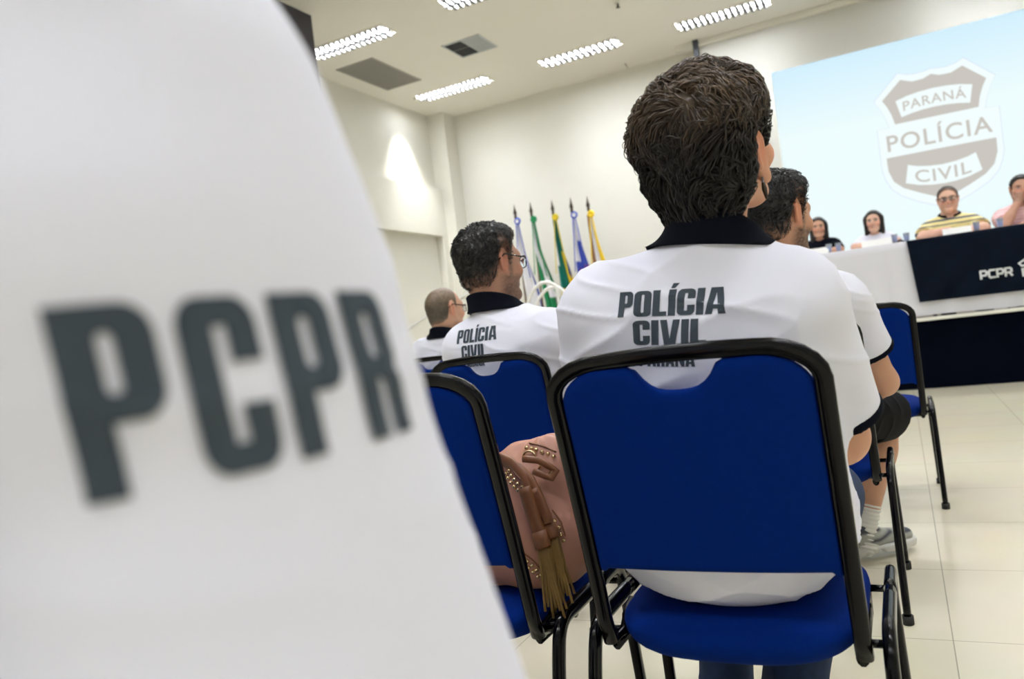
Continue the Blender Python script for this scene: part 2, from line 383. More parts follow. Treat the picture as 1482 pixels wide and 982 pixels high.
# ------------------------------------------------------------------ condensed block lettering
def rr(x0,y0,x1,y1,r,n=5,corners=(1,1,1,1)):
    P=[]
    for k,(cx_,cy_,a0) in enumerate(((x1-r,y1-r,0),(x0+r,y1-r,90),(x0+r,y0+r,180),(x1-r,y0+r,270))):
        if corners[k]:
            for i in range(n+1):
                a=math.radians(a0+90*i/n); P.append((cx_+r*math.cos(a),cy_+r*math.sin(a)))
        else: P.append(((x1,y1),(x0,y1),(x0,y0),(x1,y0))[k])
    return P
def glyph(c,s=.235,w=.56):
    t_=.15
    if c=='I': return s,[[(0,0),(s,0),(s,1),(0,1)]]
    if c=='Í': return s,[[(0,0),(s,0),(s,1),(0,1)],[(.04,1.05),(.17,1.05),(.30,1.24),(.10,1.24)]]
    if c=='L': return w*.82,[[(0,0),(w*.82,0),(w*.82,.17),(s,.17),(s,1),(0,1)]]
    if c=='O': return w,[rr(0,0,w,1,.17),rr(s,.15,w-s,.85,.04)]
    if c=='P': return w,[[(0,0),(s,0),(s,.38)]+rr(0,.38,w,1,.17,corners=(1,0,0,1))[-6:]+rr(0,.38,w,1,.17)[:6]+[(0,1)],rr(s,.53,w-s,.85,.04)]
    if c=='R': return w,[[(0,0),(s,0),(s,.40),(w-s,.36),(w-s,0),(w,0),(w,.36),(w-.05,.45),(w,.54)]+rr(0,.5,w,1,.16)[:6]+[(0,1)],rr(s,.54,w-s,.85,.04)]
    if c=='C':
        o=rr(0,0,w,1,.17)
        return w,[[(w,.62)]+o[:18]+o[18:]+[(w,.38),(w-s,.38),(w-s,.17),(s,.17),(s,.83),(w-s,.83),(w-s,.62)]]
    if c in 'AÁ':
        w=.62; g=[[(0,0),(s*.92,0),(s*.92+.03,.2),(w-s*.92-.03,.2),(w-s*.92,0),(w,0),(w-.13,1),(.13,1)],[(.245,.36),(w/2,.80),(w-.245,.36)]]
        if c=='Á': g.append([(.22,1.05),(.35,1.05),(.48,1.24),(.28,1.24)])
        return w,g
    if c=='V': w=.62; return w,[[(.13,0),(w-.13,0),(w,1),(w-s*.92,1),(w/2,.25),(s*.92,1),(0,1)]]
    if c=='N': w=.62; return w,[[(0,0),(s*.85,0),(s*.85,.52),(w-s*.85,0),(w,0),(w,1),(w-s*.85,1),(w-s*.85,.48),(s*.85,1),(0,1)]]
    return .25,[]
def block_text(s,xc,zb,w,h,gap=.045):
    """bmesh of one line, in x,z; width w, cap height h, baseline zb"""
    cu=bpy.data.curves.new('c','CURVE'); cu.dimensions='2D'; cu.fill_mode='BOTH'; x=0; allp=[]
    for c in s:
        gw,ps=glyph(c)
        for p in ps: allp.append([(x+a,b) for a,b in p])
        x+=gw+gap
    x-=gap
    for ps in allp:
        sp=cu.splines.new('POLY'); sp.points.add(len(ps)-1)
        for p,(a,b) in zip(sp.points,ps): p.co=((a/x-.5)*w,b*h,0,1)
        sp.use_cyclic_u=True
    o=bpy.data.objects.new('c',cu); COL.objects.link(o); dg=bpy.context.evaluated_depsgraph_get(); dg.update()
    me=bpy.data.meshes.new_from_object(o.evaluated_get(dg)); bpy.data.objects.remove(o)
    bm=bmesh.new(); bm.from_mesh(me); step=max(w/40,h/14,.003)
    for ax,lo,hi in ((0,-w/2,w/2),(1,0,h*1.25)):
        v=lo+step
        while v<hi:
            bmesh.ops.bisect_plane(bm,geom=bm.verts[:]+bm.edges[:]+bm.faces[:],plane_co=(v,0,0) if ax==0 else (0,v,0),plane_no=(1,0,0) if ax==0 else (0,1,0)); v+=step
    for v in bm.verts: v.co=Vector((v.co.x+xc,0,v.co.y+zb))
    return bm

# ------------------------------------------------------------------ signed distance engine
def hash3(ix,iy,iz,seed):
    h=(ix*374761393+iy*668265263+iz*2147483647+seed*1274126177)&0x7fffffff
    h=((h^(h>>13))*1274126177)&0x7fffffff
    return ((h^(h>>16))&0xffff)/65535.0
def vnoise(P,seed=0):
    P=np.asarray(P,np.float64); i=np.floor(P).astype(np.int64); f=P-i; f=f*f*(3-2*f); r=0
    for dx in (0,1):
        for dy in (0,1):
            for dz in (0,1):
                wgt=(f[...,0] if dx else 1-f[...,0])*(f[...,1] if dy else 1-f[...,1])*(f[...,2] if dz else 1-f[...,2])
                r=r+wgt*hash3(i[...,0]+dx,i[...,1]+dy,i[...,2]+dz,seed)
    return r*2-1
def rotm(yaw=0,pitch=0,roll=0):
    """yaw>0 turns towards +x (clockwise from above), pitch>0 looks up, roll>0 tips to +x"""
    y,p,r=[math.radians(a) for a in (yaw,pitch,roll)]
    Rz=np.array([[math.cos(y),math.sin(y),0],[-math.sin(y),math.cos(y),0],[0,0,1]])
    Rx=np.array([[1,0,0],[0,math.cos(p),-math.sin(p)],[0,math.sin(p),math.cos(p)]])
    Ry=np.array([[math.cos(r),0,math.sin(r)],[0,1,0],[-math.sin(r),0,math.cos(r)]])
    return Rz@Rx@Ry
class Frame:
    def __init__(s,c=(0,0,0),R=None,sc=1.0): s.c=np.array(c,float); s.R=np.eye(3) if R is None else R; s.s=sc
    def w(s,p): return s.c+s.R@(np.array(p,float)*s.s)
    def inv(s,V): return ((V-s.c)@s.R)/s.s
ID=Frame()
def cone(a,b,ra,rb,sq=(1,1,1),fr=ID,k=.02,sub=False): return dict(t='c',a=a,b=b,ra=ra,rb=rb,sq=sq,fr=fr,k=k,sub=sub)
def ell(c,r,fr=ID,k=.02,sub=False): return dict(t='e',c=c,r=r,fr=fr,k=k,sub=sub)
def pd(p,X,Y,Z,g=0):
    f=p['fr']; X0,Y0,Z0=X,Y,Z
    if f is not ID:
        x=X-f.c[0];y=Y-f.c[1];z=Z-f.c[2]; R=f.R
        X=(x*R[0,0]+y*R[1,0]+z*R[2,0])/f.s; Y=(x*R[0,1]+y*R[1,1]+z*R[2,1])/f.s; Z=(x*R[0,2]+y*R[1,2]+z*R[2,2])/f.s; g=g/f.s
    if p['t']=='c':
        s=p['sq']; ax,ay,az=[p['a'][i]/s[i] for i in range(3)]; bx,by,bz=[p['b'][i]/s[i] for i in range(3)]
        X=X/s[0]-ax;Y=Y/s[1]-ay;Z=Z/s[2]-az; dx,dy,dz=bx-ax,by-ay,bz-az; L=dx*dx+dy*dy+dz*dz+1e-12
        h=np.clip((X*dx+Y*dy+Z*dz)/L,0,1); m=min(s)
        d=(np.sqrt((X-dx*h)**2+(Y-dy*h)**2+(Z-dz*h)**2)-(p['ra']+(p['rb']-p['ra'])*h))*m-g
    else:
        r=[q+g for q in p['r']]; X=X-p['c'][0];Y=Y-p['c'][1];Z=Z-p['c'][2]
        k0=np.sqrt((X/r[0])**2+(Y/r[1])**2+(Z/r[2])**2); k1=np.sqrt((X/r[0]**2)**2+(Y/r[1]**2)**2+(Z/r[2]**2)**2)+1e-9
        d=k0*(k0-1)/k1
    if 'clip' in p:
        for q,n in p['clip']: d=np.maximum(d,(X0-q[0])*n[0]+(Y0-q[1])*n[1]+(Z0-q[2])*n[2])
    return d*f.s
def pbox(p,g):
    f=p['fr']
    if p['t']=='c':
        R=max(p['ra'],p['rb'])*max(p['sq'])*f.s+g; a=f.w(p['a']);b=f.w(p['b']); return np.minimum(a,b)-R,np.maximum(a,b)+R
    R=max(p['r'])*f.s+g; c=f.w(p['c']); return c-R,c+R
class Grid:
    def __init__(s,lo,hi,res,fine=None):
        s.ax=[]
        for i in range(3):
            a=[lo[i]]
            while a[-1]<hi[i]:
                st=res
                if fine and fine[0][i]-.01<a[-1]<fine[1][i]+.01: st=fine[2]
                a.append(a[-1]+st)
            s.ax.append(np.array(a))
        s.v=np.full([len(a) for a in s.ax],1.0,np.float32)
    def sl(s,lo,hi): return tuple(slice(max(0,int(np.searchsorted(a,l))-1),min(len(a),int(np.searchsorted(a,h))+1)) for a,l,h in zip(s.ax,lo,hi))
    def xyz(s,q): return s.ax[0][q[0]][:,None,None],s.ax[1][q[1]][None,:,None],s.ax[2][q[2]][None,None,:]
    def add(s,p,g=0):
        k=p['k']*p['fr'].s; lo,hi=pbox(p,g+k+.012); q=s.sl(lo,hi); 
        if any(a.start>=a.stop for a in q): return
        d=pd(p,*s.xyz(q),g).astype(np.float32); v=s.v[q]
        if p['sub']:
            h=np.clip(.5-.5*(v+d)/k,0,1); s.v[q]=v+(-d-v)*h+k*h*(1-h)
        else:
            h=np.clip(.5+.5*(v-d)/k,0,1); s.v[q]=v+(d-v)*h-k*h*(1-h)
        return s
    def cut(s,fn):
        X,Y,Z=s.xyz((slice(None),)*3); s.v=np.maximum(s.v,fn(X,Y,Z).astype(np.float32))
    def mesh(s,smooth=1):
        v=s.v; nx,ny,nz=v.shape; neg=v<0
        c=np.zeros((nx-1,ny-1,nz-1),np.int8)
        for dx in (0,1):
            for dy in (0,1):
                for dz in (0,1): c+=neg[dx:nx-1+dx,dy:ny-1+dy,dz:nz-1+dz]
        act=(c>0)&(c<8); idx=np.full(act.shape,-1,np.int64); n=int(act.sum()); idx[act]=np.arange(n); I,J,K=np.nonzero(act)
        acc=np.zeros((n,3)); cnt=np.zeros(n)
        for ax in range(3):
            o=[a for a in range(3) if a!=ax]
            for u in (0,1):
                for w in (0,1):
                    b0=[I.copy(),J.copy(),K.copy()]; b0[o[0]]=b0[o[0]]+u; b0[o[1]]=b0[o[1]]+w
                    b1=[x.copy() for x in b0]; b1[ax]=b1[ax]+1
                    a=v[b0[0],b0[1],b0[2]]; b=v[b1[0],b1[1],b1[2]]; m=(a<0)!=(b<0); tt=np.where(m,a/(a-b+1e-12),0)
                    for d in range(3):
                        A0=s.ax[d][b0[d]]; A1=s.ax[d][b1[d]]; acc[:,d]+=np.where(m,A0+(A1-A0)*tt,0)
                    cnt+=m
        V=acc/cnt[:,None]; Q=[]
        for ax in range(3):
            o=[(ax+1)%3,(ax+2)%3]; sl0=[slice(None)]*3; sl1=[slice(None)]*3
            sl0[ax]=slice(0,-1); sl1[ax]=slice(1,None)
            for d in o: sl0[d]=slice(1,-1); sl1[d]=slice(1,-1)
            a=neg[tuple(sl0)]; b=neg[tuple(sl1)]; ch=a!=b; E=list(np.nonzero(ch)); fl=a[ch]
            for d in o: E[d]=E[d]+1
            def cell(u,w):
                e=[x.copy() for x in E]; e[o[0]]=e[o[0]]-u; e[o[1]]=e[o[1]]-w; return idx[e[0],e[1],e[2]]
            q=np.stack([cell(1,1),cell(0,1),cell(0,0),cell(1,0)],1); q[~fl]=q[~fl][:,::-1]; Q.append(q)
        Q=np.concatenate(Q); Q=Q[(Q>=0).all(1)]
        for _ in range(smooth):
            S=np.zeros_like(V); C=np.zeros(len(V))
            for i in range(4):
                a=Q[:,i]; b=Q[:,(i+1)%4]
                for d in range(3): S[:,d]+=np.bincount(a,V[b,d],len(V))+np.bincount(b,V[a,d],len(V))
                C+=np.bincount(a,minlength=len(V))+np.bincount(b,minlength=len(V))
            V=V*.5+.5*S/np.maximum(C,1)[:,None]
        a,b,c_,d_=[V[Q[:,i]] for i in range(4)]
        if (np.einsum('ij,ij->i',a,np.cross(b,c_))+np.einsum('ij,ij->i',a,np.cross(c_,d_))).sum()<0: Q=Q[:,::-1]
        return V,Q
def normals(V,Q):
    n=np.cross(V[Q[:,2]]-V[Q[:,0]],V[Q[:,3]]-V[Q[:,1]]); N=np.zeros_like(V)
    for i in range(4):
        for d in range(3): N[:,d]+=np.bincount(Q[:,i],n[:,d],len(V))
    return N/(np.linalg.norm(N,axis=1)[:,None]+1e-12)
def sm(a,b,x): t_=np.clip((x-a)/(b-a),0,1); return t_*t_*(3-2*t_)

# ------------------------------------------------------------------ people
def V3(*a): return np.array(a,float)
def head_prims(fr,f=0):
    c=lambda *a,**k: cone(*a,fr=fr,**k); e=lambda *a,**k: ell(*a,fr=fr,**k)
    j=(1.0,.92,.84)[f or 0]; ed=-.027 if f==2 else 0
    L=[e((0,-.012,.028),(.076,.098,.088),k=.01),
       e((0,.022,-.03-ed*.4),(.061*j,.066,.078+ed*.3),k=.03),
       e((0,-.02,-.03),(.066*min(1,j+.06),.07,.06),k=.03),
       c((-.050*j,.005,-.058-ed*.5),(-.014,.066,-.098-ed*.7),.021,.019,k=.025),c((.050*j,.005,-.058-ed*.5),(.014,.066,-.098-ed*.7),.021,.019,k=.025),
       e((0,.072,-.096-ed*.6),(.02*j,.016,.016),k=.02),
       c((-.036,.070,.026),(.036,.070,.026),.014,.014,k=.02),
       e((-.038,.058,-.024),(.024,.026,.022),k=.02),e((.038,.058,-.024),(.024,.026,.022),k=.02),
       e((-.031,.094,.004),(.017,.014,.011),k=.012,sub=True),e((.031,.094,.004),(.017,.014,.011),k=.012,sub=True),
       e((-.031,.0745,.003),(.0125,.0125,.0125),k=.002),e((.031,.0745,.003),(.0125,.0125,.0125),k=.002),
       c((0,.084,.016),(0,.106,-.024),.007,.0095,k=.012),
       e((-.011,.094,-.029),(.008,.009,.007),k=.006),e((.011,.094,-.029),(.008,.009,.007),k=.006),
       c((-.020,.078,-.053),(0,.090,-.054),.0055,.0065,k=.006),c((.020,.078,-.053),(0,.090,-.054),.0055,.0065,k=.006),
       c((-.017,.078,-.064),(0,.088,-.066),.006,.0075,k=.006),c((.017,.078,-.064),(0,.088,-.066),.006,.0075,k=.006),
       c((-.016,.090,-.0595),(.016,.090,-.0595),.0022,.0022,k=.004,sub=True)]
    for s in (-1,1):
        L+=[cone((s*.078,-.010,.018+ed),(s*.074,.004,-.030+ed),.0165 if f!=2 else .0215,.010 if f!=2 else .013,sq=(.55,1,1.15),fr=fr,k=.006),
            cone((s*.088,-.026,.022+ed),(s*.079,-.012,.040+ed),.0052,.0052,fr=fr,k=.005),
            cone((s*.088,-.026,.022+ed),(s*.082,-.016,-.020+ed),.0052,.0055,fr=fr,k=.005),
            ell((s*.091,-.006,.004+ed),(.007,.010,.017),fr=fr,k=.006,sub=True),
            ell((s*.075,.006,-.034+ed),(.006,.009,.009),fr=fr,k=.006)]
    return L
def unit(v): v=np.array(v,float); return v/np.linalg.norm(v)
def hand_prims(W,D,N,side,curl=35,sc=1.0,thumb=1.0):
    """W wrist, D pointing direction, N palm normal, side=+1 when the thumb lies along D x N"""
    D=unit(D); N=unit(N-D*(np.array(N)@D)); S=np.cross(D,N)*side; W=np.array(W,float); L=[]
    for i,(o,l) in enumerate(((.027,.070),(.009,.079),(-.009,.073),(-.026,.058))):
        o*=sc; l*=sc; kn=W+D*.088*sc+S*o-D*abs(o+.003)*.18
        L.append(cone(W+S*o*.55+D*.008,kn,.014*sc,.0105*sc,k=.012))
        p=kn; a=math.radians(curl*.45)
        for j,fr_ in enumerate((.45,.31,.24)):
            d=D*math.cos(a)+N*math.sin(a); q=p+d*l*fr_
            L.append(cone(p,q,(.0092-.0012*j)*sc,(.0084-.0012*j)*sc,k=.003)); p=q; a+=math.radians(curl)
    b=W+D*.022*sc+S*.020*sc+N*.004; m=b+(D*.62+S*.62+N*.25)*.042*sc; e_=m+(D*.85+S*.25+N*.35*thumb)*.032*sc; f_=e_+(D*.95+N*.3)*.024*sc
    L+=[cone(b,m,.0145*sc,.0115*sc,k=.010),cone(m,e_,.0105*sc,.0092*sc,k=.003),cone(e_,f_,.009*sc,.0075*sc,k=.003)]
    return L
def torso_prims(P):
    w,d=P['w'],P['d']; sl,sr=P['sh']; ml=(sl+sr)/2
    nb=P['nb']; dx=unit(sr-sl)
    L=[ell(P['pel'],(.172*w,.135*d,.115),k=.06),ell(P['waist'],(.160*w,.122*d,.135),k=.08),
       ell(P['chest'],(.172*w,.122*d,.160),k=.07),
       cone(sl+dx*.035,sr-dx*.035,.066,.066,sq=(1,1.15*d,1),k=.06)]
    for s_ in (sl,sr): L.append(cone(nb+V3(0,-.005,-.012),s_*.8+nb*.2+V3(0,0,.012),.050,.045,k=.05))
    if P.get('belly'): L.append(ell(P['waist']+V3(0,.06,-.02),(.15*w,.13*d*P['belly'],.13),k=.06))
    if P.get('bust'):
        for s in (-1,1): L.append(ell(P['chest']+V3(s*.075,.085,-.01),(.07,.055,.065),k=.04))
    return L
def limbs(P):
    L=[]
    for i,s in ((0,-1),(1,1)):
        sh=P['sh'][i]; el,wr=P['arm'][i][:2]; m=P.get('am',1)
        L+=[cone(sh,el,.053*m,.043*m,k=.03),cone(el,el+(wr-el)*.35,.042*m,.042*m,k=.03),cone(el+(wr-el)*.3,wr,.042*m,.027*m,k=.03)]
        hd=P['arm'][i][2]
        L+=hand_prims(wr,hd[0],hd[1],hd[2],hd[3])
        hip,kn,an=P['leg'][i]; n=P.get('lm',1)
        L+=[cone(hip,kn,.085*n,.056*n,k=.04),cone(kn,kn+(an-kn)*.35,.052*n,.054*n,k=.03),cone(kn+(an-kn)*.3,an,.054*n,.036*n,k=.03)]
    return L
def skin_colors(V,fr,P):
    base=np.array(P['skin'])*np.array([1.16,1.2,1.22]); C=np.tile(base,(len(V),1)); h=fr.inv(V); x,y,z=h.T; ax=np.abs(x)
    inh=sm(-.16,-.12,z)
    n=vnoise(V*30,3)[:,None]; C*=1+.05*n
    def blob(cx_,cy_,cz_,rx,ry,rz,soft=.35): return 1-sm(1-soft,1+soft,np.sqrt(((ax-cx_)/rx)**2+((y-cy_)/ry)**2+((z-cz_)/rz)**2))
    def mix(C,c,a): a=np.clip(a,0,1)[:,None]; return C*(1-a)+np.array(c)*a
    C=mix(C,base*[1.15,.82,.78],blob(.04,.07,-.022,.028,.04,.024)*.45)
    C=mix(C,base*[1.12,.72,.66],np.maximum(blob(.088,-.015,.0,.016,.03,.045)*.55,blob(0,.105,-.025,.016,.02,.016)*.35))
    C=mix(C,P.get('lip',base*[.92,.55,.52]),blob(0,.088,-.060,.023,.03,.010)*.85)
    if P.get('smile'): C=mix(C,(.8,.78,.74),blob(0,.092,-.0595,.015,.03,.0032)*.9)
    C=mix(C,(.03,.02,.015),blob(.031,.09,.021,.020,.03,.0048)*P.get('brow',.85))
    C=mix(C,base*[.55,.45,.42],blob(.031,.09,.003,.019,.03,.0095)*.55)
    C=mix(C,(.62,.60,.58),blob(.031,.09,.003,.013,.03,.0058)*.9)
    C=mix(C,(.03,.018,.012),blob(.031,.095,.003,.0058,.03,.0058)*1.0)
    C=mix(C,(.02,.012,.01),blob(.031,.09,.0095,.016,.03,.0022)*.8)
    if P.get('beard'):
        b=sm(-.028,-.05,z-.0*y)*sm(-.035,.0,y)*sm(-.125,-.11,z)*(1-blob(0,.09,-.06,.024,.03,.010))
        b=np.maximum(b,sm(.0,.01,y)*sm(.04,.02,y)*sm(.03,-.02,z)*sm(.045,.06,ax)*sm(-.13,-.11,z)*.9)
        nn=.75+.25*vnoise(h*220,9); C=mix(C,P['beardcol'],b*P['beard']*nn)
    return C
def smax(a,b,k): h=np.clip(.5-.5*(a-b)/k,0,1); return a*(1-h)+b*h+k*h*(1-h)
def make_hair(P,fr,root,name='hair'):
    S=P['hair']; res=S.get('res',.0035); sc=fr.s
    lo=fr.c-.20*sc; hi=fr.c+.20*sc; lo[2]=fr.c[2]-S.get('low',.17)*sc
    g=Grid(lo,hi,res); base=[p for p in head_prims(fr)[:5] if not p['sub']]
    neck=cone(P['nb'],fr.w((0,-.03,-.07)),.052,.056,k=.03)
    for p in base+([neck] if S.get('nape',1) else []): g.add(p)
    for p in S.get('extra',[]): g.add(dict(p,fr=fr))
    X,Y,Z=np.meshgrid(*g.ax,indexing='ij'); pts=np.stack([X,Y,Z],-1); h=fr.inv(pts.reshape(-1,3)).reshape(pts.shape)
    x,y,z=h[...,0],h[...,1],h[...,2]
    zmin=np.interp(y,*S['line']); dz=z-zmin-S.get('wob',.004)*vnoise(h*60,5)
    t_=S['side']+(S['top']-S['side'])*sm(-.01,.09,z)
    if 'back' in S: t_=t_+(S['back']-S['side'])*sm(-.02,-.07,y)*sm(.12,.03,z)
    t_=t_*(1-S.get('frontcut',.6)*sm(.01,.065,y)*sm(.10,.04,z))
    if 'nape_t' in S: t_=t_*(1-sm(-.04,-.09,z)*(1-S['nape_t']))
    if 'bald' in S: t_=t_*(1-S['bald'](x,y,z))-.004*S['bald'](x,y,z)
    n1=vnoise(h*S.get('clump',45),1)*.6+vnoise(h*S.get('clump',45)*2.3,2)*.4
    t_=t_*sm(-.002,S.get('soft',.022),dz)+S.get('amp',.004)*n1*sm(0,.03,dz)
    g.v=smax(g.v-(t_*sc).astype(np.float32),(-dz*sc).astype(np.float32),.004).astype(np.float32)
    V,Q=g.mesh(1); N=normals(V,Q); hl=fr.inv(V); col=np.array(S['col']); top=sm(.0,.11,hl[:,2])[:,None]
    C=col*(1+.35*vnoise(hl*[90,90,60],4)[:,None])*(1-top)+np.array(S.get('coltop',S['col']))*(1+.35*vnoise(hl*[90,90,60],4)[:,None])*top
    if S.get('fade'):
        fz=hl[:,2]-np.interp(hl[:,1],*S['line']); a_=(1-sm(.0,S['fade'],fz))[:,None]*.75; C=C*(1-a_)+np.array(P['skin'])*.75*a_
    ns=S.get('strands',0)
    if ns:
        bv=BVHTree.FromPolygons(V.tolist(),Q.tolist()); R2=np.random.default_rng(5)
        A_=np.linalg.norm(np.cross(V[Q[:,1]]-V[Q[:,0]],V[Q[:,2]]-V[Q[:,0]]),axis=1); fc=Q[R2.choice(len(Q),ns,p=A_/A_.sum())]
        u=R2.random((ns,2)); p=V[fc[:,0]]+(V[fc[:,1]]-V[fc[:,0]])*u[:,:1]+(V[fc[:,3]]-V[fc[:,0]])*u[:,1:]
        n=N[fc[:,0]]; hp=fr.inv(p); cr=np.array(S.get('crown',(0,-.055,.10)))
        d=hp-cr; d[:,2]-=.35*np.linalg.norm(d,axis=1)
        d=d+np.cross(d,[0,0,1.])*S.get('swirl',.5)+S.get('messy',.03)*np.stack([vnoise(hp*28,i+20) for i in range(3)],1)+.006*R2.normal(size=(ns,3))
        d=d@fr.R.T; d/=np.linalg.norm(d,axis=1)[:,None]
        ln=S.get('len',.035)*sc*R2.uniform(.6,1.25,ns); m=S.get('seg',6); pos=p-n*.004; path=[pos.copy()]; off=np.zeros(ns)
        wv=np.stack([vnoise(hp*22,i+40) for i in range(3)],1)@fr.R.T
        lift=S.get('lift',.004)*R2.uniform(.1,1.2,ns)
        for s in range(m):
            d=d+wv*S.get('wave',.25)*math.cos(s*1.1); d-=n*(d*n).sum(1)[:,None]; d/=np.linalg.norm(d,axis=1)[:,None]
            pos=pos+d*(ln/m)[:,None]
            for i in range(ns):
                r=bv.find_nearest(pos[i])
                if r[0] is not None: n[i]=r[1]; pos[i]=np.array(r[0])
            pos=pos+n*(lift*math.sin((s+1)/m*2.6))[:,None]
            path.append(pos.copy())
        path=np.stack(path,1); m1=m+1; tt=np.gradient(path,axis=1); tt/=np.linalg.norm(tt,axis=2)[...,None]+1e-9
        nn=np.repeat(n[:,None],m1,1); b1=np.cross(tt,nn); b1/=np.linalg.norm(b1,axis=2)[...,None]+1e-9; b2=np.cross(b1,tt)
        rad=S.get('rad',.0011)*sc*(R2.uniform(.6,1.3,ns)[:,None])*np.sin(np.linspace(.5,PI-.12,m1))[None]
        VV=[]
        if S.get('fade'): rad=rad*(.3+.7*sm(.0,S['fade'],hp[:,2]-np.interp(hp[:,1],*S['line'])))[:,None]
        for k in range(3):
            a=2*PI*k/3; VV.append(path+(b1*math.cos(a)*1.5+b2*math.sin(a)*.8)*rad[...,None])
        VV=np.stack(VV,2).reshape(-1,3)
        base_i=(np.arange(ns)*m1*3)[:,None,None]+(np.arange(m)*3)[None,:,None]; k=np.arange(3)[None,None]; k2=(k+1)%3
        QQ=np.stack([base_i+k,base_i+k2,base_i+3+k2,base_i+3+k],-1).reshape(-1,4)
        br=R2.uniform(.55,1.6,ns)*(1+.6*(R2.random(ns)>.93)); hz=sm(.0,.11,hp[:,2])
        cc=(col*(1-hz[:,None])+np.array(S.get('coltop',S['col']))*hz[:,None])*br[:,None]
        CC=np.repeat(cc,m1*3,0)
        Q=np.concatenate([Q,QQ+len(V)]); V=np.concatenate([V,VV]); C=np.concatenate([C,CC])
    return np_mesh(name,V,Q,M['hair'],root,np.clip(C,0,1))
def folds(V,N,amp,seed,spec):
    """soft cloth folds: sum of stretched ridged noise"""
    d=np.zeros(len(V))
    for (sx,sy,sz,sh,a,msk) in spec:
        P_=np.stack([V[:,0]*sx+V[:,2]*sh*sx,V[:,1]*sy,V[:,2]*sz-V[:,0]*sh*sz],1); n=vnoise(P_,seed); seed+=1
        d+=a*((1-np.abs(n))**5-.15)*(msk(V) if msk else 1)
    return V+N*(d*amp)[:,None]
FOLD=[(3,3,11,.25,1.0,None),(4,4,20,-.3,.5,None),(9,9,4,.1,.45,lambda V:sm(.95,.6,V[:,2]))]
def sleeve(P,i,frac,r0,r1,g=0):
    sh=P['sh'][i]; el=P['arm'][i][0]; D=unit(el-sh); e=sh+(el-sh)*frac
    c=cone(sh,e+D*.03,r0,r1,k=.035); c['clip']=[(e,D)]
    return c,e,D
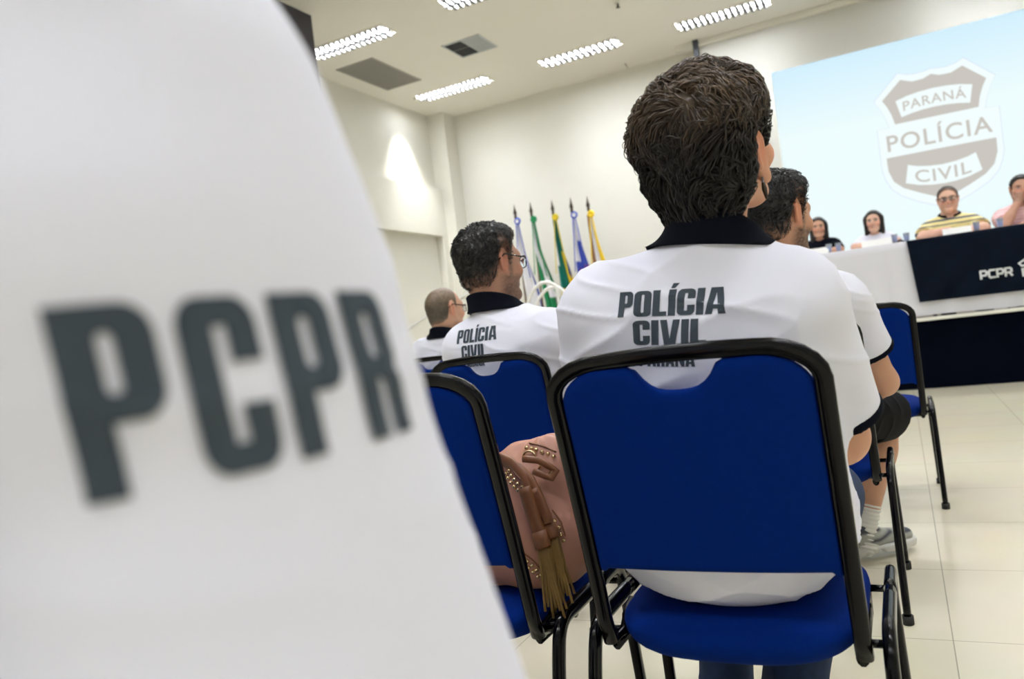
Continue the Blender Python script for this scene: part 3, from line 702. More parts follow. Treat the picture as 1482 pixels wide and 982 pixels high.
def build_person(P):
    root=empty('person',P['loc'],math.radians(P.get('rotz',0))); tag(root,P['label'],'person',P.get('group'))
    fr=Frame(P['head'],rotm(P.get('yaw',0),P.get('pitch',0),P.get('roll',0)),P.get('hs',1.0))
    T=torso_prims(P); HP=head_prims(fr,P.get('female'))
    neckr=.050 if P.get('female') else .060
    neckr*=P.get('nm',1)
    neck=[cone(P['nb']+V3(0,0,-.03),fr.w((0,-.028,-.055)),neckr*1.04,neckr,k=.03)]
    allp=T+neck+HP+limbs(P)
    for i in (0,1):  # bare feet inside the shoes
        an=P['leg'][i][2]; ty=math.radians(P['toe'][i]); td=V3(math.sin(ty),math.cos(ty),0)
        allp.append(cone(an+V3(0,0,-.04),an*[1,1,0]+td*.13+V3(0,0,an[2]-.055),.032,.024,k=.03))
    lo=np.min([pbox(p,.02)[0] for p in allp],0); hi=np.max([pbox(p,.02)[1] for p in allp],0)
    g=Grid(lo,hi,P.get('res',.006),(fr.c-.11,fr.c+.11,P.get('hres',.003)))
    # head sockets must be cut before eyeballs are added, so keep the order of the lists
    for p in HP+neck+T+limbs(P)+allp[-2:]: g.add(p)
    V,Q=g.mesh(1)
    np_mesh('body',V,Q,M['skin'],root,np.clip(skin_colors(V,fr,P),0,1))
    # shirt
    sh_col=P['shirt']; sg=.012
    sp=[]; ends=[]
    for i in (0,1):
        c,e,D=sleeve(P,i,P['slv'],P.get('sr0',.066),P.get('sr1',.074)); sp.append(c); ends.append((e,D))
    lo=np.min([pbox(p,.03)[0] for p in T+sp],0); hi=np.max([pbox(p,.03)[1] for p in T+sp],0)
    if P.get('drape'): lo[2]-=.03; hi=hi+V3(.08,.16,.08)
    g=Grid(lo,hi,P.get('sres',.006))
    for p in T: g.add(p,sg)
    for p in P.get('drape',[]): g.add(p)
    for p in sp: g.add(p,0)
    hem=P.get('hem',.47)
    nbz=P['nb']
    g.cut(lambda X,Y,Z: hem+P.get('hemtilt',0)*(Y+.2)+.006*np.sin(X*31)-Z)
    g.cut(lambda X,Y,Z: (P['neckr']**2-((X-nbz[0])**2+(Y-nbz[1]-.012)**2))*3+np.where(Z<nbz[2]-.06,-1,0))
    for i,(e,D) in enumerate(ends):
        if P['slv']<.9: g.add(cone(e+D*.056,e+D*.12,P.get('sr1',.074)-.012,P.get('sr1',.074)-.012,k=.006,sub=True))
    V,Q=g.mesh(1); N=normals(V,Q); V=folds(V,N*np.minimum.reduce([sm(.015,.06,np.linalg.norm(V-e,axis=1)-P.get('sr1',.074)) for e,D in ends])[:,None],P.get('fold',.009),P.get('seed',11),P.get('foldspec',FOLD))
    if callable(sh_col): s_o=np_mesh(P.get('shirtname','polo_shirt'),V,Q,M['shirtc'],root,sh_col(V,P))
    else: s_o=np_mesh(P.get('shirtname','polo_shirt'),V,Q,M[sh_col],root)
    P['shirt_mesh']=(V,Q); P['shirt_obj']=s_o
    if P.get('cuffs'):
        for i,(e,D) in enumerate(ends):
            c,_,_=sleeve(P,i,P['slv']+.01,P.get('sr0',.066),P.get('sr1',.074)); c['clip']=[(e+D*.004,D),(e-D*.013,-D)]; c['k']=.001
            gg=Grid(e-.13,e+.13,.004); gg.add(c,.0035)
            gg.add(cone(e+D*.048,e+D*.12,P.get('sr1',.074)-.011,P.get('sr1',.074)-.011,k=.004,sub=True))
            v,q=gg.mesh(1); np_mesh('sleeve_cuff',v,q,M[P['cuffs']],root)
    if P.get('collar'):
        c0=P['nb']; gg=Grid(c0-.16,c0+.16,.003); gi=Grid(c0-.16,c0+.16,.003)
        for p in T+neck: gg.add(p,.0195); gi.add(p,.0085)
        gg.v=np.maximum(gg.v,-gi.v); ct=P.get('coltop',.055); cr=P.get('colr',.108)
        gg.cut(lambda X,Y,Z: np.sqrt((X-c0[0])**2+(Y-c0[1])**2+((Z-c0[2]-.03)*.85)**2)-cr)
        tl=P.get('coltilt',.35)
        gg.cut(lambda X,Y,Z: Z-(c0[2]+ct-tl*(Y-c0[1])-.22*(X-c0[0])*P.get('colroll',0)))
        gg.cut(lambda X,Y,Z: (c0[2]+P.get('colbot',.020)-.25*(Y-c0[1]).clip(0,1)*2-.15*(X-c0[0])*P.get('colroll',0))-Z)
        gg.cut(lambda X,Y,Z: np.minimum(Y-c0[1]-.02,.016+.5*(Z-c0[2]+.02).clip(0,.2)-np.abs(X-c0[0])))
        v,q=gg.mesh(1); np_mesh('collar',v,q,M[P['collar']],root)
    # legwear
    for kind in [P['legs']]:
        Lp=[]; 
        for i in (0,1):
            hip,kn,an=P['leg'][i]
            a=cone(hip,kn,.082,.066 if kind!='shorts' else .078,k=.04)
            if kind=='shorts': D=unit(kn-hip); a=cone(hip,kn+D*.03,.090,.090,k=.04); a['clip']=[(kn-D*.01+V3(0,0,-.01),unit(D*1.0+V3(0,0,-.35)))]; Lp.append(a)
            else:
                D=unit(an-kn); b=cone(kn,an,.073,.058,k=.03); b['clip']=[(an-D*.01,D)]; Lp+=[a,b]
        pl=ell(P['pel']+V3(0,-.005,-.02),(.155*P['w'],.112*P['d'],.085),k=.05)
        lo=np.min([pbox(p,.03)[0] for p in Lp+[pl]],0); hi=np.max([pbox(p,.03)[1] for p in Lp+[pl]],0); g=Grid(lo,hi,.007)
        for p in Lp+[pl]: g.add(p)
        g.cut(lambda X,Y,Z: np.maximum(P.get('seat',.458)-Z,-.2)+np.where((Y>.2)|(Z<.40),-9,0))
        V,Q=g.mesh(1); N=normals(V,Q); V=folds(V,N,.004,77,[(9,9,9,.2,1,None)])
        np_mesh({'shorts':'shorts','jean':'jeans','trouser':'trousers'}[kind],V,Q,M[kind],root)
    # shoes and socks
    for i in (0,1):
        an=P['leg'][i][2]; kn=P['leg'][i][1]
        f=Frame((an[0],an[1],an[2]-.085),rotm(P['toe'][i],P.get('footpitch',(0,0))[i]),1.0)
        if kind=='shorts':
            D=unit(kn-an); gg=Grid(an-.14,an+.14,.004)
            s_=cone(an-D*.045,an+D*.10,.044,.042,k=.02); gg.add(s_); gg.add(cone(f.w((0,.0,.03)),f.w((0,.06,.03)),.04,.03,k=.03))
            gg.cut(lambda X,Y,Z:(X-an[0])*D[0]+(Y-an[1])*D[1]+(Z-an[2])*D[2]-.095)
            v,q=gg.mesh(1); nn=normals(v,q); t_=(v-an)@D; v=v+nn*(.0025*np.sin(t_*420))[:,None]
            np_mesh('sock',v,q,M['sock'],root)
        up=[cone((0,-.055,.062),(0,.02,.058),.040,.040,sq=(.85,1,1.0),fr=f,k=.03),cone((0,.0,.05),(0,.165,.040),.042,.030,sq=(1.05,1,.85),fr=f,k=.03),
            cone((0,-.045,.085),(0,-.02,.095),.036,.036,sq=(.9,1,.9),fr=f,k=.03)]
        gg=Grid(f.c-.24,f.c+.24,.0045)
        for p in up: gg.add(p)
        gg.add(ell((0,-.012,.125),(.030,.040,.045),fr=f,k=.01,sub=True))
        def loc(X,Y,Z): return [( (X-f.c[0])*f.R[0,k]+(Y-f.c[1])*f.R[1,k]+(Z-f.c[2])*f.R[2,k]) for k in range(3)]
        gg.cut(lambda X,Y,Z: .026-loc(X,Y,Z)[2])
        v,q=gg.mesh(1); h=f.inv(v); 
        cA,cB=P.get('shoecol',((.30,.31,.28),(.03,.04,.06)))
        dk=np.maximum(sm(.075,.085,h[:,2])*sm(.06,.04,h[:,1]),np.maximum(sm(-.045,-.06,h[:,1]),np.exp(-((h[:,2]-.052-.25*(h[:,1]-.03).clip(0,1))/.007)**2)*sm(-.02,.0,h[:,1])*sm(.11,.09,h[:,1])))
        dk=np.maximum(dk,sm(.125,.135,h[:,1])*sm(.048,.056,h[:,2]))
        so=np_mesh('shoe',v,q,M['shoe'],root,np.array(cA)*(1-dk[:,None])+np.array(cB)*dk[:,None])
        gg=Grid(f.c-.24,f.c+.24,.0045)
        gg.add(cone((0,-.06,.018),(0,.17,.018),.042,.038,fr=f,k=.01)); gg.add(cone((0,.08,.018),(0,.13,.018),.049,.045,fr=f,k=.03))
        gg.cut(lambda X,Y,Z: loc(X,Y,Z)[2]-.030); gg.cut(lambda X,Y,Z: .001-loc(X,Y,Z)[2])
        if P.get('arch'): gg.add(cone((-.08,.035,.0),(.08,.035,.0),.013,.013,fr=f,k=.006,sub=True)); gg.add(cone((-.08,-.03,.0),(.08,-.03,.0),.006,.006,fr=f,k=.006,sub=True))
        v,q=gg.mesh(1); np_mesh('sole',v,q,M[P.get('solemat','sole')],so)
    if P.get('hair'): make_hair(P,fr,root)
    if P.get('glasses'): make_glasses(fr,root,P['glasses'])
    P['root']=root; P['fr']=fr
    return P
def make_glasses(fr,root,kind='frame'):
    """rims, bridge and temples, with two lenses, in head coordinates"""
    parts=[]; w=lambda p: fr.w(p)
    rims=[]
    for s in (-1,1):
        ring=[]
        for i in range(28):
            a=2*PI*i/28; c=math.cos(a); d=math.sin(a)
            x=.0265*math.copysign(abs(c)**.7,c); z=.019*math.copysign(abs(d)**.7,d); ring.append(w((s*.034+x,.104-abs(s*.034+x)**2*4.0,.004+z)))
        rims.append(ring); parts.append(sweep(ring,.0021,.0021,(0,0,1),6,closed=True))
        parts.append(sweep(densify([w((s*.060,.090,.012)),w((s*.074,.080,.013)),w((s*.080,.070,.014)),w((s*.0905,-.010,.026)),w((s*.090,-.034,.008))],.02),.0024,.0016,(0,0,1),6))
    parts.append(sweep([w((-.009,.104,.008)),w((0,.107,.011)),w((.009,.104,.008))],.0018,.0018,(0,0,1),6))
    V,F=merge(parts); g=mesh_obj('eyeglasses',V,F,M['frame'],root)
    for ring in rims:
        n=len(ring); c=sum(ring)/n; mesh_obj('lens',ring+[c],[(i,(i+1)%n,n) for i in range(n)],M['glass'],g)
def back_print(P,lines,xo=0.0,rot=0.0,mk='print',parent=None):
    V,Q=P['shirt_mesh']; bv=BVHTree.FromPolygons(V.tolist(),Q.tolist())
    for s,xc,zb,w,h in lines:
        bm=block_text(s,0,0,w,h); 
        for v in bm.verts:
            x=xc+v.co.x*math.cos(rot)-v.co.z*math.sin(rot); z=zb+v.co.x*math.sin(rot)+v.co.z*math.cos(rot)
            r=bv.ray_cast(Vector((x,-1.0,z)),Vector((0,1,0)))
            if r[0] is None: v.co=Vector((x,-.25,z))
            else: v.co=r[0]-Vector((0,.0012,0))
        from_bm('lettering',bm,M[mk],P['shirt_obj'])

# ------------------------------------------------------------------ chairs
def chair_base(label):
    root=empty('banquet_chair',(0,0,0)); tag(root,label,'chair','blue upholstered stacking chairs')
    W=.205
    def back(h): # y of the back plane at height h
        return -.22-.125*((h-.39)/.515)**1.15 if h>.39 else -.22
    # back frame: flat oval tube, up one side, across and down the other, hooked forward at the seat
    side=[(W-.012,-.10,.435),(W-.006,-.17,.40),(W,-.215,.405)]+[(W,back(h),h) for h in (.45,.53,.62,.71,.79,.845)]
    corner=[(W-.085*(1-math.cos(a)),back(.845+.055*math.sin(a)),.845+.052*math.sin(a)) for a in [math.radians(k) for k in (15,30,45,60,75,90)]]
    top=[(x,back(.897)-.010*(1-(x/.12)**2),.897+.004*(1-(x/.12)**2)) for x in (.09,.06,.03,0)]
    half=side+corner+top; path=[np.array(p) for p in half]+[np.array((-p[0],p[1],p[2])) for p in half[::-1][1:]]
    P_=densify(path,.03); V=[];F=[];m=len(P_);n=14
    for i in range(m):
        t_=unit(P_[min(i+1,m-1)]-P_[max(i-1,0)]); nrm=np.array((0,-1.0,-.22)); nrm=unit(nrm-t_*(nrm@t_)); w_=np.cross(t_,nrm)
        for k in range(n):
            a=2*PI*k/n; c,d=math.cos(a),math.sin(a); c=math.copysign(abs(c)**.75,c); d=math.copysign(abs(d)**.75,d)
            V.append(P_[i]+w_*.0135*c+nrm*.0095*d)
    for i in range(m-1):
        for k in range(n): F.append((i*n+k,i*n+(k+1)%n,(i+1)*n+(k+1)%n,(i+1)*n+k))
    F.append(tuple(range(n))[::-1]); F.append(tuple((m-1)*n+k for k in range(n)))
    mesh_obj('back_frame',V,F,M['black'],root)
    # padded backrest with a scooped hand hold
    nx,nz=44,36; V=[];F=[]
    def ztop(x):
        ax=abs(x); z=.886
        if ax>.12: z-=.062*(1-math.sqrt(max(0,1-((ax-.12)/.075)**2)))
        return z-.041*max(0,1-(ax/.066)**3.2) if ax<.066 else z
    for sgn in (-1,1):
        for j in range(nz+1):
            for i in range(nx+1):
                u=-1+2*i/nx; u=math.copysign(1-(1-abs(u))**1.25,u); x=.1935*u; v=j/nz; v=.5-.5*math.cos(PI*v)
                zt=ztop(x); zb=.545-.006*(abs(u)>.93); z=zb+(zt-zb)*v
                e=min(1,(1-abs(u))*.1935/.020); e2=min(1,(z-zb)/.014); e3=min(1,(zt-z)/.022)
                th=math.sqrt(max(0,1-(1-e)**2))*math.sqrt(max(0,1-(1-e2)**2))*math.sqrt(max(0,1-(1-e3)**2))
                th=.003+.017*th+.004*(1-u*u)*th
                y=back(z)+ .004 + (-th*.72 if sgn<0 else th*1.3) - .018*(1-(u*u))*.6
                V.append((x,y,z))
    s0=(nx+1)*(nz+1)
    for j in range(nz):
        for i in range(nx):
            a=j*(nx+1)+i; F.append((a,a+1,a+nx+2,a+nx+1)); F.append((s0+a,s0+a+nx+1,s0+a+nx+2,s0+a+1))
    for i in range(nx):
        for a in (i,nz*(nx+1)+i): F.append((a,a+1,s0+a+1,s0+a) if a>=nx else (a+1,a,s0+a,s0+a+1))
    for j in range(nz):
        for a in (j*(nx+1),j*(nx+1)+nx): F.append((a,a+nx+1,s0+a+nx+1,s0+a))
    o=mesh_obj('backrest',V,F,M['blue'],root)
    bm=bmesh.new(); bm.from_mesh(o.data); bmesh.ops.recalc_face_normals(bm,faces=bm.faces); bm.to_mesh(o.data); bm.free()
    # seat cushion
    V=[];F=[];nr,na=14,64; rings=[]
    for s in (0,1):
        for r in range(nr+1):
            q=math.sin(r/nr*PI/2); 
            for k in range(na):
                a=2*PI*k/na; c,d=math.cos(a),math.sin(a); n_=3.2
                rr_=(abs(c)**n_+abs(d)**n_)**(-1/n_); X=.208*rr_*c*q; Y=-.015+.248*rr_*d*q
                Y*=1
                h=math.sqrt(max(0,1-q**5)); z=.425+(.034*h if s else -.056*h)
                if s: z+=.004*(1-q*q)
                if Y>.12: z-=(Y-.12)*.12
                V.append((X,Y,z))
    for s in (0,1):
        o_=s*(nr+1)*na
        for r in range(nr):
            for k in range(na):
                a=o_+r*na+k; b=o_+r*na+(k+1)%na; F.append((a,b,b+na,a+na) if s else (a,a+na,b+na,b))
    o=mesh_obj('seat',V,F,M['blue'],root)
    bm=bmesh.new(); bm.from_mesh(o.data); bmesh.ops.remove_doubles(bm,verts=bm.verts,dist=.0004); bmesh.ops.recalc_face_normals(bm,faces=bm.faces); bm.to_mesh(o.data); bm.free()
    # legs: an inverted-U hoop each side, rear and front halves
    for s in (-1,1):
        hoop=fillet([(s*.243,-.285,.018),(s*.241,-.222,.34),(s*.240,-.190,.425),(s*.240,.01,.425)],[0,.05,.06,0],8)
        V,F=sweep(densify(hoop,.03),.011,.0165,(1,0,0),12,power=.8); o=mesh_obj('leg',V,F,M['black'],root)
        V,F=sweep([np.array((s*.243,-.2855,0.0)),np.array((s*.243,-.285,.024))],.016,.020,(1,0,0),12); mesh_obj('foot_cap',V,F,M['rubber'],o)
        hoop=fillet([(s*.240,.01,.425),(s*.240,.14,.425),(s*.236,.175,.37),(s*.243,.215,.018)],[0,.06,.05,0],8)
        V,F=sweep(densify(hoop,.03),.011,.0165,(1,0,0),12,power=.8); o=mesh_obj('leg',V,F,M['black'],root)
        V,F=sweep([np.array((s*.243,.2155,0.0)),np.array((s*.243,.215,.024))],.016,.020,(1,0,0),12); mesh_obj('foot_cap',V,F,M['rubber'],o)
        V,F=sweep([np.array(p) for p in ((s*.20,-.20,.395),(s*.20,0,.392),(s*.19,.17,.385))],.010,.014,(1,0,0),10); mesh_obj('seat_rail',V,F,M['black'],root)
        for y,z in ((-.165,.405),(.12,.395)):
            V,F=sweep([np.array((s*.19,y,z)),np.array((s*.242,y,z))],.007,.007,(0,0,1),10); mesh_obj('bolt',V,F,M['black'],root)
    for y,z in ((.14,.372),(-.02,.372)):
        V,F=sweep([np.array((-.235 if z<.3 else -.2,y,z)),np.array((.235 if z<.3 else .2,y,z))],.008,.011,(0,0,1),10); mesh_obj('crossbar',V,F,M['black'],root)
    return root
def copy_tree(o,parent=None):
    c=o.copy(); COL.objects.link(c); c.parent=parent
    for ch in o.children: copy_tree(ch,c)
    return c
CH=[(-.31,1.49,0,'blue padded chair with black frame in the foreground, carrying the person with the drop earring'),
    (-.862,1.49,0,'blue padded chair with black frame holding the tan studded handbag'),
    (-1.2,2.53,0,'blue padded chair under the dark-haired man in black glasses'),
    (-.32,2.75,0,'blue padded chair under the bearded man in black shorts'),
    (-.16,4.07,0,'empty blue padded chair nearest the stage table'),
    (-2.25,3.85,0,'blue padded chair under the balding man, mostly hidden'),
    (-.48,.365,0,'blue padded chair below the blurred foreground person, outside the picture'),
    (-.69,9.08,180,'blue padded chair behind the panel table under the woman in black'),
    (-.145,9.08,180,'blue padded chair behind the panel table under the woman in white'),
    (.555,9.08,180,'blue padded chair behind the panel table under the man in yellow stripes'),
    (1.18,9.08,180,'blue padded chair behind the panel table under the man in pink')]
c0=None
for i,(x,y,r,lab) in enumerate(CH):
    if i==0: c0=chair_base(lab); c=c0
    else: c=copy_tree(c0)
    c.location=(x,y,.66 if r else 0); c.rotation_euler=(0,0,math.radians(r)); c['label']=lab

# ------------------------------------------------------------------ the people
def base(**k):
    dz=k.pop('dz',0); lean=k.pop('lean',0)
    P=dict(w=1.0,d=1.0,pel=V3(0,-.095,.567),waist=V3(0,-.11+lean*.3,.70+dz*.4),chest=V3(0,-.118+lean*.7,.885+dz*.8),
        sh=[V3(-.185,-.12+lean,.985+dz),V3(.185,-.12+lean,.985+dz)],nb=V3(0,-.125+lean,1.05+dz),head=V3(0,-.085+lean*1.2,1.245+dz),
        arm=[(V3(-.235,.0,.74),V3(-.12,.22,.62),((.5,1,-.2),(0,0,-1),-1,25)),(V3(.235,.0,.74),V3(.12,.22,.62),((-.5,1,-.2),(0,0,-1),1,25))],
        leg=[(V3(-.09,-.06,.555),V3(-.14,.37,.515),V3(-.14,.36,.095)),(V3(.09,-.06,.555),V3(.14,.37,.515),V3(.14,.36,.095))],
        toe=(-8,8),slv=.72,skin=(.50,.29,.20),neckr=.072,legs='trouser',collar='navy',cuffs='navy',shirt='shirt',
        shoecol=((.02,.02,.022),(.01,.01,.01)),solemat='rubber',seed=11)
    P.update(k); return P
LINE=((-.14,-.06,-.036,-.026,.0,.010,.014,.024,.028,.045,.065,.12),(-.085,-.075,-.045,.03,.045,.03,-.012,-.008,.035,.058,.082,.090))
PEOPLE={}
def main_person():
    P=base(loc=(-.31,1.49,0),label='person with thick brown hair and drop earring in white polo, in the centre',
        w=1.13,d=1.05,pel=V3(0,-.098,.567),waist=V3(.012,-.103,.70),chest=V3(.0,-.130,.875),
        sh=[V3(-.187,-.125,.972),V3(.168,-.120,.944)],nb=V3(.028,-.130,1.045),head=V3(.057,-.112,1.229),hs=1.06,yaw=25,pitch=9,roll=-1,female=2,nm=1.12,
        arm=[(V3(-.225,-.03,.70),V3(-.12,.20,.62),((.5,1,-.2),(0,0,-1),-1,25)),(V3(.190,-.005,.708),V3(.09,.23,.66),((-.5,1,-.1),(0,0,-1),1,25))],
        leg=[(V3(-.09,-.06,.555),V3(-.13,.40,.515),V3(-.13,.25,.095)),(V3(.09,-.06,.555),V3(.12,.38,.515),V3(.012,.070,.095))],
        toe=(-10,48),fold=.010,drape=[ell((.060,.03,.60),(.152,.13,.135),k=.05),ell((0,.02,.56),(.16,.10,.10),k=.05)],slv=.80,sr0=.072,sr1=.081,legs='jean',skin=(.52,.27,.175),res=.0055,hres=.0025,sres=.005,hem=.446,
        coltop=.060,colbot=.022,colr=.112,colroll=1,neckr=.075,shoecol=((.75,.75,.74),(.6,.6,.6)),solemat='sole',
        hair=dict(frontcut=.95,side=.009,top=.022,back=.027,line=((-.2,-.055,-.044,-.036,-.028,.010,.022,.032,.05,.085,.12),(-.125,-.115,-.095,-.05,.000,.010,-.01,.005,.05,.09,.10)),
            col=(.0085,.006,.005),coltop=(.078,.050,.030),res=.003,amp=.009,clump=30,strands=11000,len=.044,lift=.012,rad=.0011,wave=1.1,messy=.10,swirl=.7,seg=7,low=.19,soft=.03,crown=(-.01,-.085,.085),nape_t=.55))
    P['am']=1.05
    build_person(P)
    a=.0
    back_print(P,[('POLÍCIA',-.020,.957,.180,.042),('CIVIL',-.024,.911,.122,.040),('PARANÁ',-.031,.877,.096,.021)],rot=-.085)
    fr=P['fr']; pts=[fr.w((.076,-.006,-.062)),fr.w((.079,-.012,-.070)),fr.w((.079,-.012,-.084))]
    V,F=sweep(pts,.0022,.0022,(0,1,0),8); e=mesh_obj('earring',V,F,M['steel'],P['root'])
    V,F=sweep([fr.w((.079,-.012,-.070)),fr.w((.079,-.012,-.080)),fr.w((.079,-.012,-.096))],.0045,.0045,tuple(fr.R@V3(0,1,0)),8,taper=[.6,1,.5]); mesh_obj('pendant',V,F,M['bronze'],e)
    tagm=None
    return P
main_person()
P=base(loc=(-1.2,2.53,0),label='man with short black hair, stubble and black-framed glasses in a white police polo',
    w=1.08,d=1.05,sh=[V3(-.195,-.135,.935),V3(.190,-.135,.935)],nb=V3(-.035,-.145,1.035),chest=V3(-.005,-.135,.865),head=V3(-.042,-.120,1.212),hs=1.09,yaw=29,pitch=0,
    slv=.78,sr0=.072,sr1=.082,skin=(.40,.215,.15),res=.006,hres=.003,seed=31,fold=.012,coltop=.058,colr=.112,neckr=.075,nm=1.08,
    beard=.75,beardcol=(.055,.035,.028),glasses='frame',
    hair=dict(side=.007,top=.024,back=.012,line=LINE,col=(.009,.0085,.009),coltop=(.011,.0105,.011),res=.0035,amp=.006,clump=60,strands=4200,len=.016,lift=.006,rad=.0012,wave=1.0,messy=.08,seg=4,fade=.075,soft=.03))
build_person(P)
back_print(P,[('POLÍCIA',-.070,.957,.172,.046),('CIVIL',-.078,.905,.110,.044),('PARANÁ',-.08,.876,.092,.021)],rot=.0)
P=base(loc=(-.32,2.75,0),label='bearded man with curly black hair in black shorts and grey trainers, beyond the earring wearer',
    w=1.02,sh=[V3(-.19,-.13,.965),V3(.172,-.11,.945)],nb=V3(.005,-.135,1.045),head=V3(.010,-.13,1.226),hs=1.08,yaw=37,pitch=-2,
    arm=[(V3(-.235,.0,.70),V3(-.14,.24,.60),((.3,1,-.2),(0,0,-1),-1,25)),(V3(.246,.055,.665),V3(.16,.30,.605),((-.4,1,-.25),(0,0,-1),1,35))],
    leg=[(V3(-.09,-.06,.555),V3(-.17,.38,.515),V3(-.15,.33,.10)),(V3(.09,-.06,.555),V3(.235,.40,.508),V3(.115,.325,.105))],
    toe=(-25,50),slv=.60,sr0=.068,sr1=.076,skin=(.47,.25,.165),res=.006,hres=.003,seed=51,legs='shorts',shoecol=((.34,.35,.32),(.025,.03,.05)),solemat='sole',arch=True,
    beard=.95,beardcol=(.02,.014,.012),
    hair=dict(side=.006,top=.027,back=.012,line=LINE,col=(.010,.010,.011),coltop=(.018,.018,.020),res=.0035,amp=.008,clump=60,strands=3600,len=.022,lift=.008,rad=.0014,wave=1.3,messy=.09,seg=5,fade=.07,soft=.03))
build_person(P)
P=base(loc=(-2.25,3.85,0),label='balding man with cropped grey-brown hair and dark glasses, furthest left in the rows',
    dz=-.055,w=1.0,head=V3(.0,-.115,1.155),hs=1.07,yaw=27,skin=(.50,.285,.20),res=.007,hres=.0035,seed=71,glasses='frame',nb=V3(-.01,-.13,.985),
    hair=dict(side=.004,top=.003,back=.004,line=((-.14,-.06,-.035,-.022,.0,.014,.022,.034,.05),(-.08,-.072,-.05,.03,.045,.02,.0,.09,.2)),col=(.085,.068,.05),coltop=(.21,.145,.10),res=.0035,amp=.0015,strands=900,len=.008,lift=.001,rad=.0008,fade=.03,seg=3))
build_person(P)

# blurred person right beside the camera
VF=Frame((.48,-.365,0),np.stack([np.array(Rv),np.array(Fv),np.array(Uv)],1))
AX=[(-.176,.395,1.15,.068),(-.154,.395,.99,.086),(-.127,.39,.755,.114)]
dr=[]
for a_,b_ in zip(AX[:-1],AX[1:]): dr.append(cone(a_[:3],b_[:3],a_[3],b_[3],sq=(1,1.8,1),fr=VF,k=.04))
P=base(loc=(-.48,.365,0),label='blurred person in a white polo reading PCPR on the sleeve, filling the left foreground',
    dz=.07,w=1.12,d=1.1,sh=[V3(-.20,-.13,1.045),V3(.190,-.12,1.062)],head=V3(0,-.10,1.33),
    arm=[(V3(-.25,-.05,.77),V3(-.16,.18,.66),((.4,1,-.2),(0,0,-1),-1,25)),(V3(.235,-.10,.755),V3(.16,.12,.66),((-.3,1,-.2),(0,0,-1),1,25))],
    leg=[(V3(-.09,-.06,.555),V3(-.16,.37,.515),V3(-.16,.36,.095)),(V3(.06,-.06,.555),V3(.03,.36,.515),V3(.03,.34,.095))],slv=.97,sr0=.070,sr1=.085,res=.007,hres=.004,sres=.005,fold=.002,seed=91,drape=dr,cuffs=None,
    hair=dict(side=.008,top=.022,line=LINE,col=(.02,.014,.01),strands=0,res=.004))
build_person(P)
V,Q=P['shirt_mesh']; bv=BVHTree.FromPolygons(V.tolist(),Q.tolist())
bm=block_text('PCPR',0,0,.126,.0580,gap=.12)
tb=np.linspace(-.2,1.75,400)
def axat(z):
    (l0,Z0,z0,r0),(l1,Z1,z1,r1)=(AX[0],AX[1]) if z>AX[1][2] else (AX[1],AX[2]); t_=(z-z0)/(z1-z0); return l0+(l1-l0)*t_,Z0+(Z1-Z0)*t_,r0+(r1-r0)*t_
l_,Z_,r_=axat(.945); ds=np.sqrt((r_*np.cos(tb))**2+(r_*1.8*np.sin(tb))**2)*(tb[1]-tb[0]); cs=np.cumsum(ds); cs-=np.interp(0.0,tb,cs)
for v in bm.verts:
    z=.9175+v.co.z+.010*(v.co.x+.06); th=float(np.interp(v.co.x+.062+TX0,cs,tb)); l_,Z_,r_=axat(z)
    p=VF.w((l_+r_*math.sin(th)*1.6,Z_-1.8*r_*math.cos(th)*1.6,z)); c_=VF.w((l_,Z_,z)); d=unit(c_-p)
    r=bv.ray_cast(Vector(p),Vector(d)); v.co=(r[0] if r[0] is not None else Vector(c_-d*.1))-Vector(d)*.0012
from_bm('lettering',bm,M['print'],P['shirt_obj'])

# panel
def stripes_yellow(V,P):
    z=V[:,2]-.06*np.abs(V[:,0])*0; n=.004*vnoise(V*14,3); arm=sm(.16,.19,np.abs(V[:,0])); s=z+n; c=np.tile(np.array((.80,.70,.33)),(len(V),1))
    for z0,w_ in ((.955,.011),(.905,.006),(.840,.018),(.79,.005),(.735,.012),(.66,.012)):
        a=(1-sm(w_-.003,w_+.003,np.abs(s-z0)))[:,None]; c=c*(1-a)+np.array((.10,.115,.16))*a
    return c
def stripes_pink(V,P):
    s=np.sin(V[:,2]*210); a=sm(-.2,.4,s)[:,None]; return np.array((.72,.40,.42))*a+np.array((.80,.58,.58))*(1-a)
LH=((-.2,.032,.046,.060,.078,.12),(-.33,-.33,.02,.06,.082,.088))
def woman_hair(l,lo,col=(.012,.009,.008)):
    ex=[cone((0,-.04,.0),(0,-.075,l),.080,.045,k=.03)]+[cone((s*.060,-.008,.03),(s*.074,-.010,l),.030,.020,k=.03) for s in (-1,1)]
    return dict(side=.005,top=.008,line=LH,col=col,coltop=col,res=.004,amp=.003,clump=30,extra=ex,low=lo,nape=0,strands=700,len=.05,lift=.001,rad=.0011,seg=4,wave=.1,messy=0)
YR=9.08
T_=.80
def armt(s,ex=.23,ey=.10,wx=.05,wy=.25): # forearm resting on the table
    return (V3(s*ex,ey,T_+.005),V3(s*wx,wy,T_+.0),((-s*.9,.35,-.05),(0,0,-1),s,18))
P=base(loc=(-.69,YR,.66),rotz=180,label='woman with long straight dark hair in a black top at the panel table',female=1,dz=-.12,lean=.03,w=.82,d=.85,bust=1,
    sh=[V3(-.155,-.09,.86),V3(.155,-.09,.86)],nb=V3(0,-.10,.935),chest=V3(0,-.10,.79),head=V3(0,-.045,1.085),hs=.98,skin=(.50,.27,.18),collar=None,cuffs=None,am=.82,
    shirt='navy',shirtname='black_top',slv=.55,smile=1,sr0=.06,sr1=.062,hair=woman_hair(-.17,.34),res=.007,hres=.003,neckr=.065,foldspec=FOLD,hem=.5,yaw=-4,
    arm=[armt(-1,.20,.11,.06,.22),armt(1,.20,.11,.06,.22)])
build_person(P)
